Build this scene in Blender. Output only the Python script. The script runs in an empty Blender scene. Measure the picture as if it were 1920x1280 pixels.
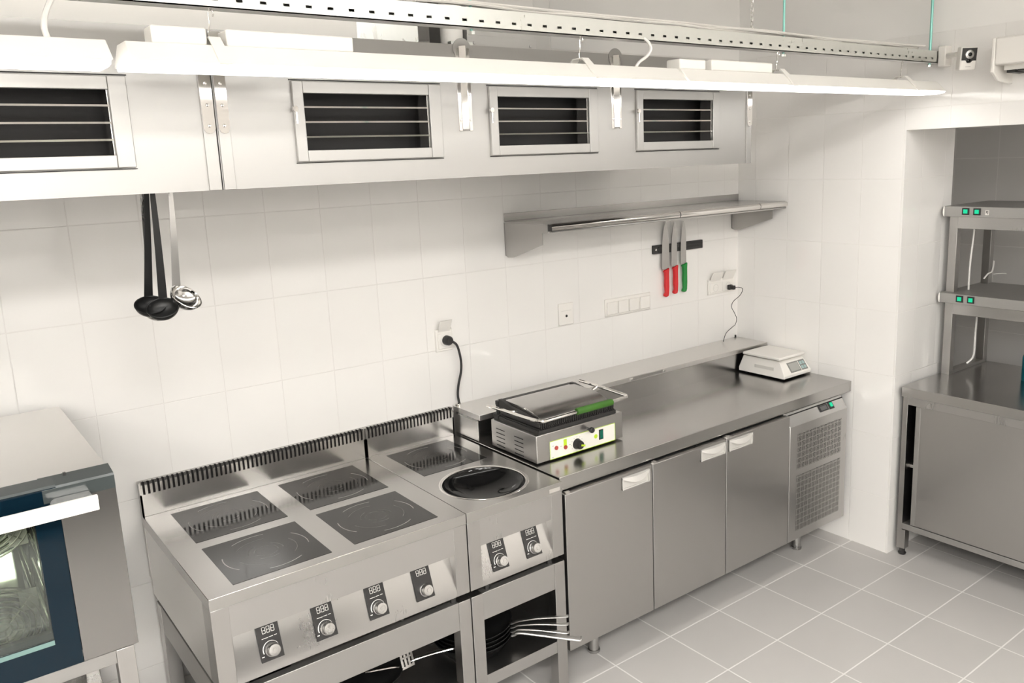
import bpy, bmesh, math, random
from mathutils import Vector, Matrix
random.seed(7)
SC = bpy.context.scene
COL = SC.collection

# ------------------------------------------------------------------ camera
cam_d = bpy.data.cameras.new('camera')
cam = bpy.data.objects.new('camera', cam_d)
COL.objects.link(cam)
yaw, pitch, roll = 0.6607, -0.1991, -0.0369
f_px, ppx, ppy = 1572.97, 73.22, -26.75
r_ = Vector((math.cos(yaw), -math.sin(yaw), 0)); fw = Vector((math.sin(yaw), math.cos(yaw), 0)); up = Vector((0, 0, 1))
f2 = fw*math.cos(pitch) + up*math.sin(pitch); u2 = up*math.cos(pitch) - fw*math.sin(pitch)
r3 = r_*math.cos(roll) + u2*math.sin(roll); u3 = u2*math.cos(roll) - r_*math.sin(roll)
mw = Matrix(((r3.x, u3.x, -f2.x, -0.4243), (r3.y, u3.y, -f2.y, -2.9017), (r3.z, u3.z, -f2.z, 1.9233), (0, 0, 0, 1)))
cam.matrix_world = mw
cam_d.sensor_width = 36.0
cam_d.lens = 36.0*f_px/1920
cam_d.shift_x = -ppx/1920
cam_d.shift_y = ppy/1920
cam_d.clip_start = 0.02
SC.camera = cam

# ------------------------------------------------------------------ world and exposure
w = bpy.data.worlds.new('world'); SC.world = w; w.use_nodes = True
w.node_tree.nodes['Background'].inputs[0].default_value = (1, 0.96, 0.91, 1)
w.node_tree.nodes['Background'].inputs[1].default_value = 0.25
SC.view_settings.view_transform = 'Standard'
SC.view_settings.look = 'None'
SC.view_settings.gamma = 1.0
SC.view_settings.use_curve_mapping = False
SC.view_settings.exposure = 0.0
SC.cycles.use_denoising = True
SC.cycles.max_bounces = 10
SC.cycles.diffuse_bounces = 5
SC.cycles.glossy_bounces = 5
SC.cycles.sample_clamp_indirect = 6.0
SC.cycles.caustics_reflective = False
SC.cycles.caustics_refractive = False
EXPO = 1.30
SC.view_settings.exposure = EXPO
LAMP = 2.5             # emission of the fluorescent diffusers in the front row
LAMPR = 18.0            # rear rows
FILL = 17.0            # emission of the fill panels added behind the viewer
LAMPCOL = (1.0, 0.98, 0.94)

# ------------------------------------------------------------------ materials
def newmat(name):
    m = bpy.data.materials.new(name); m.use_nodes = True
    nt = m.node_tree
    return m, nt, nt.nodes['Principled BSDF']
def plain(name, col, rough=0.5, metal=0.0, **kw):
    m, nt, b = newmat(name)
    b.inputs['Base Color'].default_value = (*col, 1); b.inputs['Roughness'].default_value = rough
    b.inputs['Metallic'].default_value = metal
    for k, v in kw.items(): b.inputs[k].default_value = v
    # slight procedural mottling of the roughness
    n = nt.nodes.new('ShaderNodeTexNoise'); n.inputs['Scale'].default_value = 35
    mr = nt.nodes.new('ShaderNodeMapRange'); mr.inputs[3].default_value = max(0, rough-0.04); mr.inputs[4].default_value = min(1, rough+0.05)
    nt.links.new(n.outputs[0], mr.inputs[0]); nt.links.new(mr.outputs[0], b.inputs['Roughness'])
    return m
def steel(name, col=(0.50, 0.492, 0.482), rough=0.28, stretch=(1, 1, 60), amp=0.012, blotch=0.02, bump=0.0):
    """brushed stainless steel: long fine scratches along one axis plus soft smears"""
    m, nt, b = newmat(name)
    N = nt.nodes; L = nt.links
    tc = N.new('ShaderNodeTexCoord'); mp = N.new('ShaderNodeMapping'); mp.inputs['Scale'].default_value = stretch
    L.new(tc.outputs['Object'], mp.inputs['Vector'])
    n1 = N.new('ShaderNodeTexNoise'); n1.inputs['Scale'].default_value = 14; n1.inputs['Detail'].default_value = 3
    L.new(mp.outputs[0], n1.inputs['Vector'])
    n2 = N.new('ShaderNodeTexNoise'); n2.inputs['Scale'].default_value = 5; n2.inputs['Detail'].default_value = 4
    L.new(tc.outputs['Object'], n2.inputs['Vector'])
    m1 = N.new('ShaderNodeMapRange'); m1.inputs[1].default_value = .3; m1.inputs[2].default_value = .7
    m1.inputs[3].default_value = rough-amp*.5; m1.inputs[4].default_value = rough+amp*.5
    L.new(n1.outputs[0], m1.inputs[0])
    m2 = N.new('ShaderNodeMapRange'); m2.inputs[1].default_value = .3; m2.inputs[2].default_value = .7
    m2.inputs[3].default_value = -blotch; m2.inputs[4].default_value = blotch
    L.new(n2.outputs[0], m2.inputs[0])
    ad = N.new('ShaderNodeMath'); ad.operation = 'ADD'; L.new(m1.outputs[0], ad.inputs[0]); L.new(m2.outputs[0], ad.inputs[1])
    L.new(ad.outputs[0], b.inputs['Roughness'])
    mx = N.new('ShaderNodeMix'); mx.data_type = 'RGBA'
    mx.inputs[6].default_value = (*[c for c in col], 1); mx.inputs[7].default_value = (*[min(1, c) for c in col], 1)
    L.new(n1.outputs[0], mx.inputs[0]); L.new(mx.outputs[2], b.inputs['Base Color'])
    b.inputs['Metallic'].default_value = 1
    return m
def emis(name, col, s, base=(.9, .9, .88)):
    m, nt, b = newmat(name)
    b.inputs['Base Color'].default_value = (*base, 1)
    b.inputs['Emission Color'].default_value = (*col, 1); b.inputs['Emission Strength'].default_value = s
    return m
def mth(nt, op, a, b=None, c=None):
    n = nt.nodes.new('ShaderNodeMath'); n.operation = op
    for i, v in enumerate((a, b, c)):
        if v is None: continue
        if isinstance(v, (int, float)): n.inputs[i].default_value = v
        else: nt.links.new(v, n.inputs[i])
    return n.outputs[0]
def edge_mask(nt, coord, size, off, half):
    """1 inside the joint line, 0 on the tile"""
    t = mth(nt, 'MULTIPLY', mth(nt, 'SUBTRACT', coord, off), 1.0/size)
    fr = mth(nt, 'FRACT', t)
    d = mth(nt, 'MULTIPLY', mth(nt, 'MINIMUM', fr, mth(nt, 'SUBTRACT', 1.0, fr)), size)
    mr = nt.nodes.new('ShaderNodeMapRange'); mr.inputs[1].default_value = half*.6; mr.inputs[2].default_value = half*1.4
    mr.inputs[3].default_value = 1; mr.inputs[4].default_value = 0
    nt.links.new(d, mr.inputs[0])
    return mr.outputs[0], mth(nt, 'FLOOR', t)
def tile_mat(name, mode, su, sv, offx, offy, offv, col, gcol, half, rough, vmax=None, paint=(.88, .865, .84), bump=.25, spec=.5, wav=0.012):
    m, nt, b = newmat(name); N = nt.nodes; L = nt.links
    tc = N.new('ShaderNodeTexCoord'); sp = N.new('ShaderNodeSeparateXYZ'); L.new(tc.outputs['Object'], sp.inputs[0])
    X, Y, Z = sp.outputs
    ex, ix = edge_mask(nt, X, su, offx, half); ey, iy = edge_mask(nt, Y, su, offy, half)
    if mode == 'floor':
        ez, iz = edge_mask(nt, Y, sv, offy, half); eu, iu = ex, ix
    else:
        ez, iz = edge_mask(nt, Z, sv, offv, half)
        g = N.new('ShaderNodeNewGeometry'); sn = N.new('ShaderNodeSeparateXYZ'); L.new(g.outputs['True Normal'], sn.inputs[0])
        isx = mth(nt, 'GREATER_THAN', mth(nt, 'ABSOLUTE', sn.outputs[0]), .5)
        # faces that look along x are divided along y, the others along x
        eu = mth(nt, 'ADD', mth(nt, 'MULTIPLY', isx, ey), mth(nt, 'MULTIPLY', mth(nt, 'SUBTRACT', 1.0, isx), ex))
        iu = mth(nt, 'ADD', mth(nt, 'MULTIPLY', isx, iy), mth(nt, 'MULTIPLY', mth(nt, 'SUBTRACT', 1.0, isx), ix))
    joint = mth(nt, 'MAXIMUM', eu, ez)
    if vmax is not None:
        below = mth(nt, 'LESS_THAN', Z, vmax); joint = mth(nt, 'MULTIPLY', joint, below)
    cb = N.new('ShaderNodeCombineXYZ'); L.new(iu, cb.inputs[0]); L.new(iz, cb.inputs[1])
    wn = N.new('ShaderNodeTexWhiteNoise'); L.new(cb.outputs[0], wn.inputs[0])
    vary = N.new('ShaderNodeMapRange'); vary.inputs[3].default_value = 1-wav; vary.inputs[4].default_value = 1+wav
    L.new(wn.outputs[0], vary.inputs[0])
    ns = N.new('ShaderNodeTexNoise'); ns.inputs['Scale'].default_value = 3.5; ns.inputs['Detail'].default_value = 5; L.new(tc.outputs['Object'], ns.inputs['Vector'])
    v2 = N.new('ShaderNodeMapRange'); v2.inputs[3].default_value = 1-wav*1.5; v2.inputs[4].default_value = 1+wav*1.5; L.new(ns.outputs[0], v2.inputs[0])
    vv = mth(nt, 'MULTIPLY', vary.outputs[0], v2.outputs[0])
    sc = N.new('ShaderNodeVectorMath'); sc.operation = 'SCALE'; sc.inputs[0].default_value = col; L.new(vv, sc.inputs[3])
    mx = N.new('ShaderNodeMix'); mx.data_type = 'RGBA'; L.new(joint, mx.inputs[0]); L.new(sc.outputs[0], mx.inputs[6]); mx.inputs[7].default_value = (*gcol, 1)
    out = mx.outputs[2]
    rg = N.new('ShaderNodeMix'); rg.data_type = 'FLOAT'; L.new(joint, rg.inputs[0]); rg.inputs[2].default_value = rough; rg.inputs[3].default_value = .8
    ro = rg.outputs[0]
    if vmax is not None:
        m2 = N.new('ShaderNodeMix'); m2.data_type = 'RGBA'; L.new(below, m2.inputs[0]); m2.inputs[6].default_value = (*paint, 1); L.new(out, m2.inputs[7]); out = m2.outputs[2]
        r2 = N.new('ShaderNodeMix'); r2.data_type = 'FLOAT'; L.new(below, r2.inputs[0]); r2.inputs[2].default_value = .75; L.new(ro, r2.inputs[3]); ro = r2.outputs[0]
    L.new(out, b.inputs['Base Color']); L.new(ro, b.inputs['Roughness'])
    b.inputs['Specular IOR Level'].default_value = spec
    h = mth(nt, 'SUBTRACT', mth(nt, 'MULTIPLY', ns.outputs[0], .3), joint)
    bp = N.new('ShaderNodeBump'); bp.inputs['Strength'].default_value = bump; bp.inputs['Distance'].default_value = .0015
    L.new(h, bp.inputs['Height']); L.new(bp.outputs[0], b.inputs['Normal'])
    return m

M = {}
M['wall'] = tile_mat('glossy white wall tile', 'wall', .2, .3, 0.0, .088, 1.775, (.82, .80, .775), (.74, .717, .692), .0015, .10, vmax=2.375, bump=.45)
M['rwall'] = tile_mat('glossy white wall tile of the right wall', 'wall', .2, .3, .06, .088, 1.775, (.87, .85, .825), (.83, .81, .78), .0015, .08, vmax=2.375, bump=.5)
M['fartile'] = tile_mat('satin tile of the room beyond', 'wall', .25, .5, .0, .1, 1.83, (.74, .72, .70), (.84, .82, .80), .0025, .35)
M['floor'] = tile_mat('matt grey floor tile', 'floor', .3, .3, 0.0175, -.1306, 0, (.50, .482, .466), (.75, .73, .705), .0028, .42, bump=.3, spec=.4, wav=.03)
M['paint'] = plain('white wall paint', (.87, .855, .83), .8)
M['steel'] = steel('brushed stainless steel', rough=.29, stretch=(25, 25, .35))
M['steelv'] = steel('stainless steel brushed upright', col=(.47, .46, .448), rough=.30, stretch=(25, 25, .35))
M['bowl'] = steel('polished ladle steel', col=(.50, .49, .475), rough=.12, stretch=(2, 2, 2), amp=.02, blotch=.03)
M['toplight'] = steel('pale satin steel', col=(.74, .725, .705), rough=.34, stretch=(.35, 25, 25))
M['steeld'] = steel('dark satin door steel', col=(.28, .273, .265), rough=.22, stretch=(25, 25, .35))
M['steelh'] = steel('pale hood steel', col=(.44, .432, .42), rough=.48, stretch=(25, 25, .4), blotch=.03)
M['top'] = steel('worktop steel', col=(.48, .47, .458), rough=.22, stretch=(.35, 25, 25), blotch=.03)
M['polish'] = steel('polished steel', col=(.75, .73, .71), rough=.10, stretch=(2, 2, 2), amp=.02, blotch=.02, bump=0)
M['chrome'] = plain('chrome', (.85, .83, .80), .06, 1)
M['cavity'] = steel('bright oven lining', col=(.36, .375, .34), rough=.025, stretch=(2, 2, 2), amp=.005, blotch=.005, bump=0)
M['galv'] = steel('galvanised sheet', col=(.70, .71, .68), rough=.38, stretch=(6, 6, 3), amp=.15, blotch=.08)
M['galvb'] = steel('bright galvanised sheet', col=(.80, .82, .80), rough=.30, stretch=(5, 5, 2), amp=.2, blotch=.10)
M['galvd'] = plain('dull grey duct sheet', (.52, .51, .49), .5, .25)
M['blackglass'] = plain('black ceramic glass', (.006, .006, .006), .05, 0, **{'Specular IOR Level': .35})
M['black'] = plain('black plastic', (.018, .017, .017), .35)
M['dark'] = plain('dark recess', (.012, .011, .011), .7)
M['grey'] = plain('grey cooktop mark', (.35, .34, .33), .3)
M['white'] = plain('white plastic', (.80, .775, .735), .35)
M['whitem'] = plain('white enamelled sheet', (.86, .84, .80), .4)
M['offwhite'] = plain('off white plastic', (.70, .68, .64), .4)
M['wire'] = plain('bright guard wire', (.80, .79, .72), .3, .6)
M['pull'] = plain('pale grey pull', (.52, .505, .48), .35)
M['red'] = plain('red plastic handle', (.62, .016, .02), .35)
M['green'] = plain('green plastic handle', (.006, .22, .035), .35)
M['grip'] = plain('green rubber grip', (.035, .125, .009), .45)
M['castiron'] = plain('black enamelled cast iron', (.02, .019, .018), .45)
M['nonstick'] = plain('black non-stick coating', (.012, .012, .012), .32, 0, **{'Specular IOR Level': .3})
M['navy'] = plain('navy printed oven glass', (.003, .012, .021), .05, 0, **{'Specular IOR Level': .22})
M['darkglass'] = plain('dark grey glass band', (.055, .065, .065), .15)
M['lampon'] = emis('lit diffuser', LAMPCOL, LAMP)
M['lamprear'] = emis('lit rear diffuser', LAMPCOL, LAMPR)
M['fillpanel'] = emis('added fill panel', LAMPCOL, FILL)
M['greenlit'] = emis('green lit rocker', (0.0, .75, .38), .25, base=(0, .30, .15))
M['digit'] = plain('pale display digits', (.62, .61, .58), .5)
M['panel'] = plain('cream control panel', (.82, .80, .74), .35)
M['lime'] = plain('lime print', (.50, .70, .03), .4)
M['redlamp'] = plain('red indicator lamp', (.42, .07, .055), .25)
M['lcd'] = plain('grey display window', (.22, .22, .21), .2)
M['lcdtext'] = plain('dark print', (.10, .10, .10), .4)
M['teal'] = plain('teal plastic', (.0, .12, .16), .35)
M['turq'] = plain('turquoise thread', (.28, .62, .55), .35, .3)
M['cable'] = plain('white cable', (.82, .80, .77), .4)
M['whiteprint'] = plain('white print', (.75, .74, .71), .5)

def window_glass():
    m = bpy.data.materials.new('clear oven glass'); m.use_nodes = True; nt = m.node_tree; nt.nodes.clear()
    o = nt.nodes.new('ShaderNodeOutputMaterial'); t = nt.nodes.new('ShaderNodeBsdfTransparent'); g = nt.nodes.new('ShaderNodeBsdfGlossy')
    t.inputs[0].default_value = (.965, .98, .955, 1); g.inputs['Roughness'].default_value = .02; g.inputs[0].default_value = (.9, .95, .95, 1)
    fr = nt.nodes.new('ShaderNodeFresnel'); fr.inputs[0].default_value = 1.5
    mx = nt.nodes.new('ShaderNodeMixShader'); nt.links.new(fr.outputs[0], mx.inputs[0]); nt.links.new(t.outputs[0], mx.inputs[1]); nt.links.new(g.outputs[0], mx.inputs[2])
    nt.links.new(mx.outputs[0], o.inputs[0]); return m
M['glass'] = window_glass()

def hob_mat():
    """black ceramic glass with pale printed arcs round its own centre"""
    m, nt, b = newmat('black ceramic glass with printed rings'); N = nt.nodes; L = nt.links
    tc = N.new('ShaderNodeTexCoord'); sp = N.new('ShaderNodeSeparateXYZ'); L.new(tc.outputs['Object'], sp.inputs[0])
    X, Y, _ = sp.outputs
    rr = mth(nt, 'SQRT', mth(nt, 'ADD', mth(nt, 'MULTIPLY', X, X), mth(nt, 'MULTIPLY', Y, Y)))
    an = mth(nt, 'ARCTAN2', Y, X)
    tot = None
    for R, hw, lobes, ph, cut, st in ((.122, .0014, 4, .9, -.15, .8), (.088, .0009, 3, 2.1, -.2, .30), (.050, .0008, 3, .3, -.1, .25), (.034, .0007, 5, 1.0, -.4, .2)):
        d = mth(nt, 'ABSOLUTE', mth(nt, 'SUBTRACT', rr, R))
        ring = mth(nt, 'LESS_THAN', d, hw)
        arc = mth(nt, 'GREATER_THAN', mth(nt, 'SINE', mth(nt, 'ADD', mth(nt, 'MULTIPLY', an, lobes), ph)), cut)
        v = mth(nt, 'MULTIPLY', mth(nt, 'MULTIPLY', ring, arc), st)
        tot = v if tot is None else mth(nt, 'MAXIMUM', tot, v)
    mx = N.new('ShaderNodeMix'); mx.data_type = 'RGBA'; L.new(tot, mx.inputs[0]); b.inputs['Specular IOR Level'].default_value = .4; mx.inputs[6].default_value = (.014, .0135, .013, 1); mx.inputs[7].default_value = (.30, .29, .275, 1)
    L.new(mx.outputs[2], b.inputs['Base Color']); b.inputs['Roughness'].default_value = .07
    ns = N.new('ShaderNodeTexNoise'); ns.inputs['Scale'].default_value = 9; mr = N.new('ShaderNodeMapRange'); mr.inputs[3].default_value = .04; mr.inputs[4].default_value = .14
    L.new(ns.outputs[0], mr.inputs[0]); L.new(mr.outputs[0], b.inputs['Roughness'])
    return m
M['hob'] = hob_mat()

def grille_mat():
    """sheet steel punched in a basket weave of short slots"""
    m, nt, b = newmat('punched ventilation steel'); N = nt.nodes; L = nt.links
    tc = N.new('ShaderNodeTexCoord'); sp = N.new('ShaderNodeSeparateXYZ'); L.new(tc.outputs['Object'], sp.inputs[0])
    U = mth(nt, 'MULTIPLY', sp.outputs[0], 1/.028); V = mth(nt, 'MULTIPLY', sp.outputs[2], 1/.026)
    fu, fv = mth(nt, 'FRACT', U), mth(nt, 'FRACT', V)
    par = mth(nt, 'MODULO', mth(nt, 'ADD', mth(nt, 'FLOOR', U), mth(nt, 'FLOOR', V)), 2.0)
    par = mth(nt, 'GREATER_THAN', mth(nt, 'ABSOLUTE', par), .5)
    def slots(a, c, n):
        inside = mth(nt, 'MULTIPLY', mth(nt, 'GREATER_THAN', a, .10), mth(nt, 'LESS_THAN', a, .90))
        s = mth(nt, 'LESS_THAN', mth(nt, 'FRACT', mth(nt, 'ADD', mth(nt, 'MULTIPLY', c, n), .2)), .58)
        return mth(nt, 'MULTIPLY', inside, s)
    hS = slots(fu, fv, 4.0); vS = slots(fv, fu, 5.0)
    mask = mth(nt, 'ADD', mth(nt, 'MULTIPLY', par, hS), mth(nt, 'MULTIPLY', mth(nt, 'SUBTRACT', 1.0, par), vS))
    mx = N.new('ShaderNodeMix'); mx.data_type = 'RGBA'; L.new(mask, mx.inputs[0]); mx.inputs[6].default_value = (.52, .505, .485, 1); mx.inputs[7].default_value = (.02, .02, .02, 1)
    L.new(mx.outputs[2], b.inputs['Base Color'])
    L.new(mth(nt, 'SUBTRACT', 1.0, mask), b.inputs['Metallic']); b.inputs['Roughness'].default_value = .38
    return m
M['grille'] = grille_mat()

# ------------------------------------------------------------------ mesh builder
WLOC = {}
class MB:
    def __init__(s): s.bm = bmesh.new(); s.T = None
    def _v(s, p):
        p = Vector(p)
        if s.T is not None: p = s.T @ p
        return s.bm.verts.new(p)
    def faces(s, pts, fs):
        vs = [s._v(p) for p in pts]
        for f in fs:
            try: s.bm.faces.new([vs[i] for i in f])
            except ValueError: pass
        return s
    def box(s, x0, x1, y0, y1, z0, z1):
        P = [(x0, y0, z0), (x1, y0, z0), (x1, y1, z0), (x0, y1, z0), (x0, y0, z1), (x1, y0, z1), (x1, y1, z1), (x0, y1, z1)]
        return s.faces(P, [(0, 3, 2, 1), (4, 5, 6, 7), (0, 1, 5, 4), (1, 2, 6, 5), (2, 3, 7, 6), (3, 0, 4, 7)])
    def frus(s, c0, h0, z0, c1, h1, z1):
        """rectangular frustum: centre (x, y), half sizes (x, y) at z0 and z1"""
        P = []
        for (cx, cy), (hx, hy), z in ((c0, h0, z0), (c1, h1, z1)):
            P += [(cx-hx, cy-hy, z), (cx+hx, cy-hy, z), (cx+hx, cy+hy, z), (cx-hx, cy+hy, z)]
        return s.faces(P, [(0, 3, 2, 1), (4, 5, 6, 7), (0, 1, 5, 4), (1, 2, 6, 5), (2, 3, 7, 6), (3, 0, 4, 7)])
    def prism(s, poly, ax, a, b):
        n = len(poly)
        def P(q, t): return {'x': (t, q[0], q[1]), 'y': (q[0], t, q[1]), 'z': (q[0], q[1], t)}[ax]
        pts = [P(q, a) for q in poly] + [P(q, b) for q in poly]
        fs = [tuple(range(n)), tuple(range(2*n-1, n-1, -1))] + [(i, (i+1) % n, n+(i+1) % n, n+i) for i in range(n)]
        return s.faces(pts, fs)
    def tube(s, path, r, n=10, closed=False, flat=1.0):
        P = [Vector(p) for p in path]; k = len(P); rs = r if isinstance(r, (list, tuple)) else [r]*k
        rings = []; prev = None
        for i in range(k):
            a = P[(i-1) % k] if (closed or i > 0) else P[i]; b = P[(i+1) % k] if (closed or i < k-1) else P[i]
            t = (b-a).normalized()
            if prev is None:
                ref = Vector((0, 0, 1)) if abs(t.z) < .9 else Vector((1, 0, 0))
                u = t.cross(ref).normalized()
            else: u = (prev - t*prev.dot(t)).normalized()
            prev = u; v = t.cross(u)
            rings.append([s._v(P[i] + (u*math.cos(2*math.pi*j/n) + v*math.sin(2*math.pi*j/n)*flat)*rs[i]) for j in range(n)])
        m = k if closed else k-1
        for i in range(m):
            A, B = rings[i], rings[(i+1) % k]
            for j in range(n): s.bm.faces.new((A[j], A[(j+1) % n], B[(j+1) % n], B[j]))
        if not closed:
            s.bm.faces.new(rings[0][::-1]); s.bm.faces.new(rings[-1])
        return s
    def lathe(s, prof, c=(0, 0, 0), n=32, ax='z', a0=0, a1=2*math.pi):
        full = abs(a1-a0-2*math.pi) < 1e-6; cols = []
        m = n if full else n+1
        def P(r, h, a):
            x, y = r*math.cos(a), r*math.sin(a)
            q = {'z': (x, y, h), 'y': (x, h, y), 'x': (h, x, y)}[ax]
            return Vector(q) + Vector(c)
        for j in range(m):
            a = a0 + (a1-a0)*j/n
            cols.append([s._v(P(r, h, a)) for r, h in prof])
        for j in range(n):
            A, B = cols[j], cols[(j+1) % m]
            for i in range(len(prof)-1):
                try: s.bm.faces.new((A[i], B[i], B[i+1], A[i+1]))
                except ValueError: pass
        return s
    def cyl(s, c, r, h, ax='z', n=24, r2=None):
        r2 = r if r2 is None else r2
        return s.lathe([(0.0002, 0), (r, 0), (r2, h), (0.0002, h)], c, n, ax)
    def build(s, name, mat, parent=None, origin=(0, 0, 0), bevel=0.0, smooth=True, weld=True, seg=2):
        if weld: bmesh.ops.remove_doubles(s.bm, verts=s.bm.verts, dist=2e-5)
        bmesh.ops.recalc_face_normals(s.bm, faces=s.bm.faces)
        org = WLOC[parent.name] if parent is not None else Vector(origin)
        own = Vector(origin) if parent is None else (Vector(origin) if Vector(origin).length > 0 else org)
        if parent is None: own = org
        me = bpy.data.meshes.new(name)
        for v in s.bm.verts: v.co -= own
        s.bm.to_mesh(me); s.bm.free()
        me.materials.append(M[mat] if isinstance(mat, str) else mat)
        if smooth:
            me.polygons.foreach_set('use_smooth', [True]*len(me.polygons)); me.set_sharp_from_angle(angle=math.radians(32))
        o = bpy.data.objects.new(name, me); COL.objects.link(o)
        if parent is not None: o.parent = parent; o.location = own-org
        else: o.location = own
        WLOC[o.name] = Vector(own)
        if bevel > 0:
            bv = o.modifiers.new('bevel', 'BEVEL'); bv.width = bevel; bv.segments = seg; bv.limit_method = 'ANGLE'; bv.angle_limit = math.radians(40)
        return o
def tag(o, label, cat, group=None):
    o['label'] = label; o['category'] = cat
    if group: o['group'] = group
    return o
def thing(name, label, cat, loc, group=None):
    o = bpy.data.objects.new(name, None); COL.objects.link(o); o.location = loc; o.empty_display_size = .05
    WLOC[o.name] = Vector(loc); return tag(o, label, cat, group)
def struct(o): o['kind'] = 'structure'; return o
def copy_tree(root, delta, label):
    c = root.copy(); COL.objects.link(c); c.location = Vector(root.location)+Vector(delta); c['label'] = label
    WLOC[c.name] = WLOC[root.name]+Vector(delta)
    for ch in [x for x in bpy.data.objects if x.parent == root]:
        d = ch.copy(); COL.objects.link(d); d.parent = c
        for g in [x for x in bpy.data.objects if x.parent == ch]:
            e = g.copy(); COL.objects.link(e); e.parent = d
    return c
def smoothpath(pts, n=8):
    """Catmull-Rom through the points"""
    P = [Vector(p) for p in pts]; out = []
    for i in range(len(P)-1):
        p0 = P[max(i-1, 0)]; p1 = P[i]; p2 = P[i+1]; p3 = P[min(i+2, len(P)-1)]
        for j in range(n):
            t = j/n
            out.append(.5*((2*p1)+(-p0+p2)*t+(2*p0-5*p1+4*p2-p3)*t*t+(-p0+3*p1-3*p2+p3)*t*t*t))
    out.append(P[-1]); return out

# ------------------------------------------------------------------ the room
XR, YP, ZO, XN = 3.11, -.922, 1.985, 3.54
YO = -2.75        # far side of the opening
struct(MB().box(-4.5, 4.7, -6.6, .1, -.1, 0).build('floor', 'floor'))
struct(MB().box(-4.5, 4.7, -6.6, .1, 3.0, 3.1).build('ceiling', 'paint'))
struct(MB().box(-4.5, 3.11, 0, .1, 0, 3.0).build('wall_back', 'wall'))
m = MB()
m.box(XR, XN, YP, .1, 0, 3.0); m.box(XR, XN, YO, YP, ZO, 3.0); m.box(XR, XN, -6.6, YO, 0, 3.0)
struct(m.build('wall_right', 'rwall', weld=True))
struct(MB().box(-4.6, -4.5, -6.6, .1, 0, 3.0).build('wall_left', 'paint'))
struct(MB().box(-4.6, 4.8, -6.7, -6.6, 0, 3.0).build('wall_front', 'paint'))
struct(MB().box(4.6, 4.7, -6.6, .1, 0, 3.0).build('wall_far', 'fartile'))
struct(MB().box(3.54, 4.6, 0.0, .1, 0, 3.0).build('wall_side', 'fartile'))

# ------------------------------------------------------------------ light fittings and the channel they hang from
YF = -1.08
def fixture(x0, y, label, group, hooks, boxes, L=1.5, lit='lampon'):
    x1 = x0+L; cx = (x0+x1)/2
    t = thing('fluorescent_light', label, 'light fitting', (cx, y, 2.118), group)
    m = MB(); zb, zt = 2.128, 2.168
    # tapered sheet housing with sloping ends
    m.faces([(x0, y-.075, zb), (x1, y-.075, zb), (x1, y+.075, zb), (x0, y+.075, zb), (x0+.001, y-.034, zt), (x1-.001, y-.034, zt), (x1-.001, y+.034, zt), (x0+.001, y+.034, zt)],
            [(0, 3, 2, 1), (4, 5, 6, 7), (0, 1, 5, 4), (1, 2, 6, 5), (2, 3, 7, 6), (3, 0, 4, 7)])
    m.build('housing', 'whitem', t, bevel=.002)
    m = MB(); pr = [(-.072, .010), (-.066, .003), (-.04, .0), (.04, .0), (.066, .003), (.072, .010)]
    m.prism([(y+a, 2.118+b) for a, b in pr], 'x', x0+.004, x1-.004)
    m.build('diffuser', lit, t)
    for bx0, bx1, h in boxes:
        m = MB(); m.box(bx0, bx1, y-.028, y+.028, zt, zt+h); m.build('gear_box', 'whitem', t, bevel=.004)
    for i, hx in enumerate(hooks):
        m = MB(); ext = .012
        m.prism([(y-.079, zb+.001), (y-.040, zt+.001), (y-.02, zt+.018), (y+.02, zt+.018), (y+.040, zt+.001), (y+.079, zb+.001), (y+.076, zb-.002), (y+.036, zt+.0005), (y+.018, zt+.015), (y-.018, zt+.015), (y-.036, zt+.0005), (y-.076, zb-.002)], 'x', hx-ext, hx+ext)
        m.build('hanging_bracket', 'whitem', t)
        m = MB(); m.tube(smoothpath([(hx-.002, y, zt+.012), (hx-.004, y, zt+.03), (hx, y, zt+.045), (hx, y, 2.236), (hx+.004, y, 2.244), (hx+.010, y, 2.236), (hx+.008, y, 2.228)], 4), .0016, 6)
        m.build('wire_hook', 'polish', t)
    return t
G1 = 'light fittings hung below the slotted channel'
fixture(-1.555, YF, 'leftmost white fluorescent light fitting below the channel, cut off by the left picture edge', G1, [-.4, -1.3], [(-1.1, -.8, .03)])
fixture(-.025, YF, 'long white fluorescent light fitting in the middle of the row, above the left louvres', G1, [.146, 1.127], [(.026, .130, .033), (.168, .445, .033)])
fixture(1.485, YF, 'rightmost white fluorescent light fitting, ending near the security camera', G1, [1.99, 2.77], [(1.49, 1.605, .030), (1.632, 1.93, .033)])
G2 = 'light fittings behind the viewer'
rowB = []
for k, yy in enumerate((-3.35, -5.3)):
    for j, xx in enumerate((-2.6, -.9)):
        fixture(xx, yy, 'white fluorescent light fitting hanging over the rear of the kitchen', G2, [xx+.2, xx+1.3], [(xx+.5, xx+.8, .03)], lit='lamprear')
for xx in (-2.9, -1.6, -.3, 1.5):  # unseen fill panels added to brighten the room and upper walls
    for yy in (-3.7, -5.6):
        if xx > 1 and yy < -4: continue
        t = thing('fill_panel', 'square white fill light panel added unseen over the rear of the kitchen', 'fill light', (xx, yy, 2.97), 'added fill panels behind the viewer')
        MB().box(xx-.31, xx+.31, yy-.31, yy+.31, 2.975, 2.999).build('frame', 'whitem', t)
        MB().box(xx-.295, xx+.295, yy-.295, yy+.295, 2.970, 2.975).build('diffuser', 'fillpanel', t)

# slotted channel
m = MB(); zb, zt = 2.247, 2.292; yf, yb = -1.072, -1.031; xa, xb_ = -2.2, 3.10
m.box(xa, xb_, yf, yb, zb, zb+.0025); m.box(xa, xb_, yb-.0025, yb, zb, zt); m.box(xa, xb_, yf, yf+.0025, zt-.0215, zt-.0205+.0005) if False else None
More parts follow.
